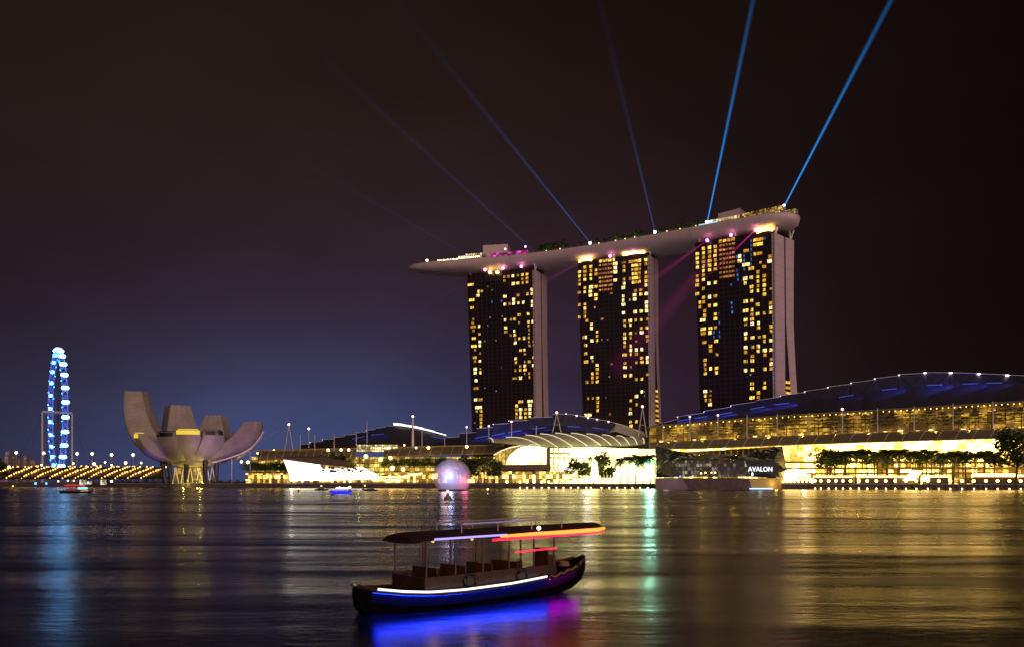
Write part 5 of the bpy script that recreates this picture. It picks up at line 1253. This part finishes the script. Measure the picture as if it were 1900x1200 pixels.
for i, px in enumerate((1015, 1040, 1110, 1140, 1160, 1178, 1240, 1262, 1290)):
    a, n_, _ = at_path(px, 17.8); l = thing('garden_uplight', 'tiny yellow-green uplight among the sky deck trees, %s from the red bar' % nth(i), 'garden light', a + Vector((0, 0, ZD + 0.6)), 'uplights in the deck garden')
    m = MB(); m.ball(a + Vector((0, 0, ZD + 1.5)), 0.45, 6, 4); m.build('lens', emi('yellow_green_lamp', (0.85, 0.8, 0.2), 3) if i == 0 else bpy.data.materials['yellow_green_lamp'], l)
    m = MB(); m.tube([a + Vector((0, 0, ZD + 0.5)), a + Vector((0, 0, ZD + 1.2))], 0.12, 5); m.build('stake', M_['dark'], l)
    point_light('glow', a + Vector((0, -0.6, ZD + 2.0)), (0.85, 0.85, 0.2), 380, 0.4, l)
rnd = random.Random(31)
for i in range(22):
    px = 1500 + i * 17.5 + rnd.uniform(-4, 4)
    if abs(px - 1690) < 14: continue
    Y = shoreY(px) + 17
    plant('shrub', V(px, Y, GZ), rnd.uniform(0.8, 1.25), 'low hedge bush behind the promenade light bars, %s from the crystal pavilion' % nth(i), 'hedge bushes on the palm promenade')
for i, px in enumerate((1545, 1592, 1640, 1688, 1736, 1784, 1832)):
    Y = facY(px) - 24; o = thing('tree_uplight', 'small ground light under the promenade palms, %s from the pavilion' % nth(i), 'garden light', V(px, Y, GZ), 'palm uplights')
    q = MB(); q.box(V(px, Y, GZ + 0.3), 0.7, 0.7, 0.6); q.build('housing', M_['dark'], o); q = MB(); q.ball(V(px, Y, GZ + 0.75), 0.35, 6, 4); q.build('lens', M_['lamp'], o)
    point_light('glow', V(px, Y - 1, GZ + 1.4), (1.0, 0.78, 0.25), 2600, 0.5, o)

# ------------------------------------------------------------------ floating things
# ghostly sphere: a ball of fine spray over the water, lit from inside by show lights and an added fill
sy = 430; scn_c = P(839, 885, sy); SR = 35.5 / F * sy
sphere = thing('mist_sphere', 'pale pink translucent ball of mist with a blue light at its heart', 'mist sphere', (scn_c.x, scn_c.y, 0))
m = MB(); m.ball(scn_c, SR, 32, 20)
vm = bpy.data.materials.new('lit_spray'); vm.use_nodes = True; t = vm.node_tree; t.nodes.clear()
pv = t.nodes.new('ShaderNodeVolumePrincipled'); pv.inputs['Color'].default_value = (0.95, 0.85, 0.9, 1); pv.inputs['Density'].default_value = 0.075; pv.inputs['Anisotropy'].default_value = 0.0
om = t.nodes.new('ShaderNodeOutputMaterial'); t.links.new(pv.outputs[0], om.inputs['Volume'])
sp_o = m.build('spray', vm, sphere, True)
q = MB(); q.ball(scn_c + Vector((-0.6, -SR * 0.2, 0.6)), 0.4, 8, 5); q.build('heart_lamp', emi('cyan_lamp', (0.45, 0.8, 1.0), 5), sphere)
point_light('blue_heart', scn_c + Vector((-0.6, -SR * 0.4, 0.2)), (0.08, 0.36, 1.0), 5500, 1.2, sphere)
point_light('pink_side', scn_c + Vector((SR * 0.66, -SR * 0.2, -2.0)), (1.0, 0.13, 0.30), 1900, 1.5, sphere)
point_light('pale_fill', scn_c + Vector((-SR * 0.2, -SR * 0.9, 3)), (1.0, 0.66, 0.70), 3300, 3, sphere)
m = MB(); rings = [[(scn_c.x + r_ * math.cos(R(a)), sy + r_ * math.sin(R(a)), z_) for a in range(0, 360, 20)] for r_, z_ in ((6.5, -0.4), (7.2, 0.3), (7.0, 0.7), (1, 0.8))]
m.loft(rings, 0, True, True); m.build('float_ring', M_['dark'], sphere)

def loft_hull(name, st, mats, parent, zrim):
    """st: (x, half beam, deck z, keel z) stations along the boat"""
    m = MB(); rings = []
    for x, b_, dz, kz in st:
        rings.append([(x, -b_, dz), (x, -b_ * 0.97, dz * 0.5 + kz * 0.5 + 0.05), (x, -b_ * 0.7, kz + 0.1), (x, 0, kz), (x, b_ * 0.7, kz + 0.1), (x, b_ * 0.97, dz * 0.5 + kz * 0.5 + 0.05), (x, b_, dz)])
    m.loft(rings, 0, True, True); return m.build(name, mats, parent)

# river boat in front, dark hull, roof and strips of light
ang = math.atan2(5.3, 6.1)
boat = thing('river_boat', 'dark wooden river boat in the foreground with white gunwale light and red roof light', 'boat', (0, 0, 0))
ST = [(-0.35, 0.25, 1.05, 0.2), (-0.05, 0.62, 0.92, -0.05), (1.0, 1.12, 0.78, -0.3), (2.0, 1.38, 0.70, -0.33), (3.5, 1.5, 0.68, -0.35), (6.0, 1.45, 0.72, -0.32), (8.8, 1.25, 0.86, -0.2), (10.6, 0.8, 1.10, 0.05), (11.5, 0.36, 1.34, 0.35), (11.9, 0.1, 1.5, 0.7)]
loft_hull('hull', ST, mat('tarred_planks', (0.0022, 0.0020, 0.0020), 0.8, spec=0.08), boat, 0.7)
def rail_pts(y_k, dz, x0, x1, n=18):
    out = []
    for i in range(n + 1):
        x = x0 + (x1 - x0) * i / n; b_ = lerp([(s_[0], s_[1]) for s_ in ST], x); z_ = lerp([(s_[0], s_[2]) for s_ in ST], x)
        out.append(Vector((x, -b_ * y_k if y_k else 0, z_ + dz)))
    return out
m = MB()
for sg in (1, -1):
    pts = [Vector((p.x, p.y * sg, p.z)) for p in rail_pts(1.06, 0.02, -0.4, 11.6, 24)]
    m.tube(pts, 0.085, 6)
m.build('rub_rail', M_['wood'], boat)
m = MB()
for i in range(13):
    a, c = -0.2 + i * 0.85, -0.2 + (i + 1) * 0.85
    za = lerp([(s_[0], s_[2]) for s_ in ST], a) - 0.06; zc = lerp([(s_[0], s_[2]) for s_ in ST], c) - 0.06; ba = lerp([(s_[0], s_[1]) for s_ in ST], a) * .96; bc = lerp([(s_[0], s_[1]) for s_ in ST], c) * .96
    m.face(((a, -ba, za), (c, -bc, zc), (c, bc, zc), (a, ba, za)))
m.build('deck_boards', M_['wood'], boat)
m = MB(); m.tube([p + Vector((0, -0.11, 0.07)) for p in rail_pts(1.06, 0.02, 0.1, 8.1)], 0.042, 8); m.build('white_light_tube', emi('white_tube', (0.85, 0.90, 1.0), 1.9), boat)
M_['bluetube'] = emi('blue_tube', (0.0, 0.02, 1.0), 62)
def under_rail(name, x0, x1, mt):
    # narrow ledge along the gunwale with a light strip on its underside, shining down on the water
    pts = rail_pts(1.0, -0.06, x0, x1); m = MB(); s_ = MB()
    for a, c in zip(pts, pts[1:]):
        m.obox(a + Vector((0, -0.24, 0)), c - a, (0, 0.28, 0), (0, 0, 0.04))
        s_.obox(a + Vector((0, -0.22, -0.004)), c - a, (0, 0.20, 0), (0, 0, 0.003))
    m.build('light_ledge', M_['black'], boat); s_.build(name, mt, boat)
under_rail('blue_light_strip', 0.0, 8.2, M_['bluetube']); under_rail('magenta_light_strip', 8.3, 10.6, emi('magenta_tube', (0.42, 0.0, 0.6), 50))
# cabin: bench sides, posts, windows, roof
m = MB()
for sg in (-1, 1):
    m.obox((2.0, sg * 1.12 - 0.03, 0.66), (7.0, 0, 0.08), (0, 0.06, 0), (0, 0, 0.62))
m.obox((2.0, -1.1, 0.66), (0.06, 0, 0), (0, 2.2, 0), (0, 0, 0.62)); b_cab = m.build('cabin_side', M_['wood'], boat)
for x in (2.1, 3.5, 4.9, 6.3, 7.7, 8.9):
    for sg in (-1, 1):
        q = MB(); q.tube([(x, sg * 1.1, 0.7), (x, sg * 1.1, 2.72)], 0.045, 6); q.build('post', M_['wood'], boat)
m = MB(); rings = []
for x, w_, z_ in ((1.5, 1.15, 2.62), (2.0, 1.32, 2.70), (5.5, 1.36, 2.72), (9.4, 1.34, 2.74), (11.6, 1.15, 2.74), (12.6, 0.6, 2.74)):
    rings.append([(x, -w_, z_), (x, -w_ * 0.6, z_ + 0.22), (x, 0, z_ + 0.30), (x, w_ * 0.6, z_ + 0.22), (x, w_, z_), (x, 0, z_ - 0.04)])
m.loft(rings, 0, True, True); b_roof = m.build('roof', mat('red_brown_roof', (0.03, 0.010, 0.014), 0.6), boat)
m = MB(); m.tube([(2.3, -1.38, 2.76), (4.2, -1.40, 2.78), (5.9, -1.41, 2.79)], 0.045, 6); m.build('lilac_light_tube', emi('lilac_tube', (0.42, 0.32, 1.0), 1.5), boat)
m = MB(); m.tube([(5.6, -1.41, 2.74), (7.5, -1.41, 2.76), (9.4, -1.38, 2.76), (11.6, -1.2, 2.77), (12.6, -0.66, 2.78)], [0.05, 0.07, 0.085, 0.085, 0.05], 8); m.build('orange_light_tube', emi('orange_tube', (1.0, 0.20, 0.02), 3.2), boat)
m = MB(); m.tube([(5.2, -1.37, 2.60), (7.5, -1.40, 2.62), (9.4, -1.37, 2.63), (11.6, -1.19, 2.64), (12.5, -0.70, 2.64)], 0.05, 6); m.build('red_light_tube', emi('red_tube', (1.0, 0.01, 0.05), 2.6), boat)
m = MB(); m.tube([(6.6, -1.15, 2.02), (9.0, -1.15, 2.06)], 0.035, 6); m.build('red_light_tube', bpy.data.materials['red_tube'], boat)
m = MB()
for sg in (-1, 1): m.tube([(4.0, sg * 0.9, 3.25), (9.6, sg * 0.8, 3.32)], 0.03, 5)
for x in (4.0, 5.9, 7.8, 9.6):
    for sg in (-1, 1): m.tube([(x, sg * 0.85, 2.85), (x, sg * 0.85, 3.28)], 0.025, 5)
m.build('roof_rack', M_['steel'], b_roof)
m = MB(); m.tube([(4.0, -0.93, 3.28), (7.4, -0.88, 3.31)], 0.022, 5); m.build('lilac_light_tube', emi('dim_lilac_tube', (0.5, 0.35, 0.8), 0.5), boat)
q = MB(); q.ball((7.9, -1.2, 2.98), 0.09, 8, 5); q.build('white_roof_lamp', emi('roof_lamp', (0.9, 0.92, 1.0), 4), boat)
for x in (3.2, 5.2, 7.2):
    q = MB(); q.ball((x, 0, 2.58), 0.07, 8, 5); q.build('cabin_lamp', emi('cabin_lamp', (1.0, 0.5, 0.15), 1.2) if x == 3.2 else bpy.data.materials['cabin_lamp'], boat)
    point_light('cabin_glow', (x, 0, 2.4), (1.0, 0.45, 0.12), 10, 0.1, boat)
m = MB()
for x in (3.0, 4.4, 5.8, 7.2):
    m.box((x, 0, 1.05), 0.45, 1.7, 0.07); m.box((x - 0.2, 0, 1.32), 0.06, 1.7, 0.5); m.box((x, -0.7, 0.85), 0.4, 0.08, 0.36); m.box((x, 0.7, 0.85), 0.4, 0.08, 0.36)
m.build('benches', M_['wood'], boat)
for x in (4.2, 7.0):
    q = MB(); pts = [(x + 0.3 * math.cos(k * math.pi / 8), -1.19, 1.0 + 0.26 * math.sin(k * math.pi / 8)) for k in range(17)]; q.tube(pts, 0.06, 6, cap=False); q.build('tyre_fender', M_['black'], b_cab)
q = MB(); q.box((9.4, 0, 1.35), 0.5, 0.9, 0.7); q.box((9.2, 0, 1.85), 0.08, 0.8, 0.3); q.build('helm_console', M_['wood'], boat)
m = MB(); rp = rail_pts(1.1, 0.10, 8.4, 11.0, 16)
m.tube([p + Vector((0, -0.03, -0.10 * abs(math.sin(i * math.pi / 4)))) for i, p in enumerate(rp)], 0.03, 5); m.build('mooring_rope', mat('rope', (0.25, 0.20, 0.13), 0.9), boat)
m = MB()
for k in range(4): m.tube([(10.6 + (0.28 - 0.03 * k) * math.cos(a * math.pi / 8), (0.28 - 0.03 * k) * math.sin(a * math.pi / 8), 1.12 + 0.05 * k) for a in range(17)], 0.028, 4, cap=False)
m.build('rope_coil', bpy.data.materials['rope'], boat)
boat.location = (-5.6, 31.4, 0.0); boat.rotation_euler = (0, 0, ang); ORG[boat.name] = Vector((-5.6, 31.4, 0))
# small blue boat by the white screen
def small_boat(label, px, Y, length, rz, col_h, parts, extra=None):
    o = thing('motor_boat', label, 'boat', (0, 0, 0)); l = length
    loft_hull('hull', [(-l / 2, l * .13, l * .085, -.1), (-l * .2, l * .16, l * .08, -.2), (l * .15, l * .15, l * .09, -.2), (l * .38, l * .08, l * .115, 0), (l / 2, l * .01, l * .14, .3)], col_h, o, 0)
    m = MB(); rings = []
    for x, w_, z_ in ((-l * .36, l * .11, l * .24), (-l * .3, l * .125, l * .25), (l * .14, l * .12, l * .25), (l * .22, l * .09, l * .235)): rings.append([(x, -w_, z_), (x, 0, z_ + l * .02), (x, w_, z_), (x, 0, z_ - l * .02)])
    m.loft(rings, 0, True, True); m.build('canopy', parts[0], o)
    for x in (-l * .32, -l * .08, l * .16):
        for sg in (-1, 1):
            q = MB(); q.tube([(x, sg * l * .1, l * .08), (x, sg * l * .105, l * .245)], l * .006, 5); q.build('post', M_['steel'], o)
    m = MB(); m.obox((-l * .3, -l * .10, l * .08), (l * .45, 0, 0), (0, l * .2, 0), (0, 0, l * .06)); m.build('cabin_side', parts[1], o)
    o.rotation_euler = (0, 0, rz); p = V(px, Y, 0); o.location = p
    return o
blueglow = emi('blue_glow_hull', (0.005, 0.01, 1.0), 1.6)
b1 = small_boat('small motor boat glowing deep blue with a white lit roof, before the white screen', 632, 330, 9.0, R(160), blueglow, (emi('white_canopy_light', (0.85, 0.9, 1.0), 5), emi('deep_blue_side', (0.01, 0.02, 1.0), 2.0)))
q = MB(); q.ball((0.6, -0.2, 2.6), 0.22, 8, 5); q.build('red_lamp', M_['pinkspot'], b1)
b2 = small_boat('low boat with red canopy light and cyan cabin near the bridge', 143, 345, 13.0, R(5), M_['black'], (emi('red_canopy', (0.9, 0.02, 0.03), 0.9), emi('dark_red_side', (0.5, 0.05, 0.02), 0.3)))
m = MB(); m.obox((1.0, -1.7, 1.6), (2.8, 0, 0), (0, 2.6, 0), (0, 0, 0.8)); m.build('cyan_cabin', emi('cyan_cabin', (0.25, 0.85, 1.0), 1.6), b2)
m = MB(); m.tube([(2.2, -1.9, 0.9), (5.0, -1.2, 1.0)], 0.16, 6); m.build('orange_light', emi('orange_bow', (1, 0.3, 0.05), 1.2), b2)
b3 = small_boat('dark unlit boat with one amber lamp beside the blue boat', 686, 430, 8.0, R(175), M_['dark'], (M_['dark'], M_['dark']))
q = MB(); q.ball((2.6, 0, 2.6), 0.35, 8, 5); q.build('amber_lamp', M_['goldspot'], b3)
b4 = small_boat('dark low boat left of the blue boat with a dim cabin lamp', 597, 450, 7.5, R(0), M_['dark'], (M_['awning'], M_['dark']))
q = MB(); q.ball((0, -0.9, 2.3), 0.3, 8, 5); q.build('cabin_lamp', M_['lamp'], b4)
# buoys
def buoy(px, py_w, hgt, lab, mm, big):
    Y = F * H / (py_w - HZ); o = thing('marker_buoy', lab, 'buoy', V(px, Y, 0), 'marker buoys')
    p = V(px, Y, 0); s = hgt
    m = MB(); rings = [[(p.x + r_ * s * math.cos(R(a)), p.y + r_ * s * math.sin(R(a)), z_ * s) for a in range(0, 360, 30)] for r_, z_ in ((.30, -.1), (.42, .05), (.42, .22), (.22, .36), (.14, .62), (.10, .78))]
    m.loft(rings, 0, True, True); m.build('float_body', M_['concrete'] if big else M_['dark'], o)
    m = MB(); m.ball(p + Vector((0, 0, s * .9)), s * (.12 if big else .22), 8, 5); m.build('lamp', M_[mm], o)
buoy(831, 926, 2.5, 'grey buoy with a small yellow lamp in front of the pale sphere', 'lamp', True)
buoy(366, 911, 1.7, 'tiny buoy with amber lamp in front of the museum', 'goldspot', False)
buoy(905, 913, 1.6, 'tiny buoy with warm lamp right of the sphere', 'lamp', False)
buoy(649, 912, 2.4, 'buoy with bright warm lamp beside the blue boat', 'lamp', False)
buoy(554, 911, 1.5, 'dark tiny buoy before the left end of the white screen', 'sodium', False)
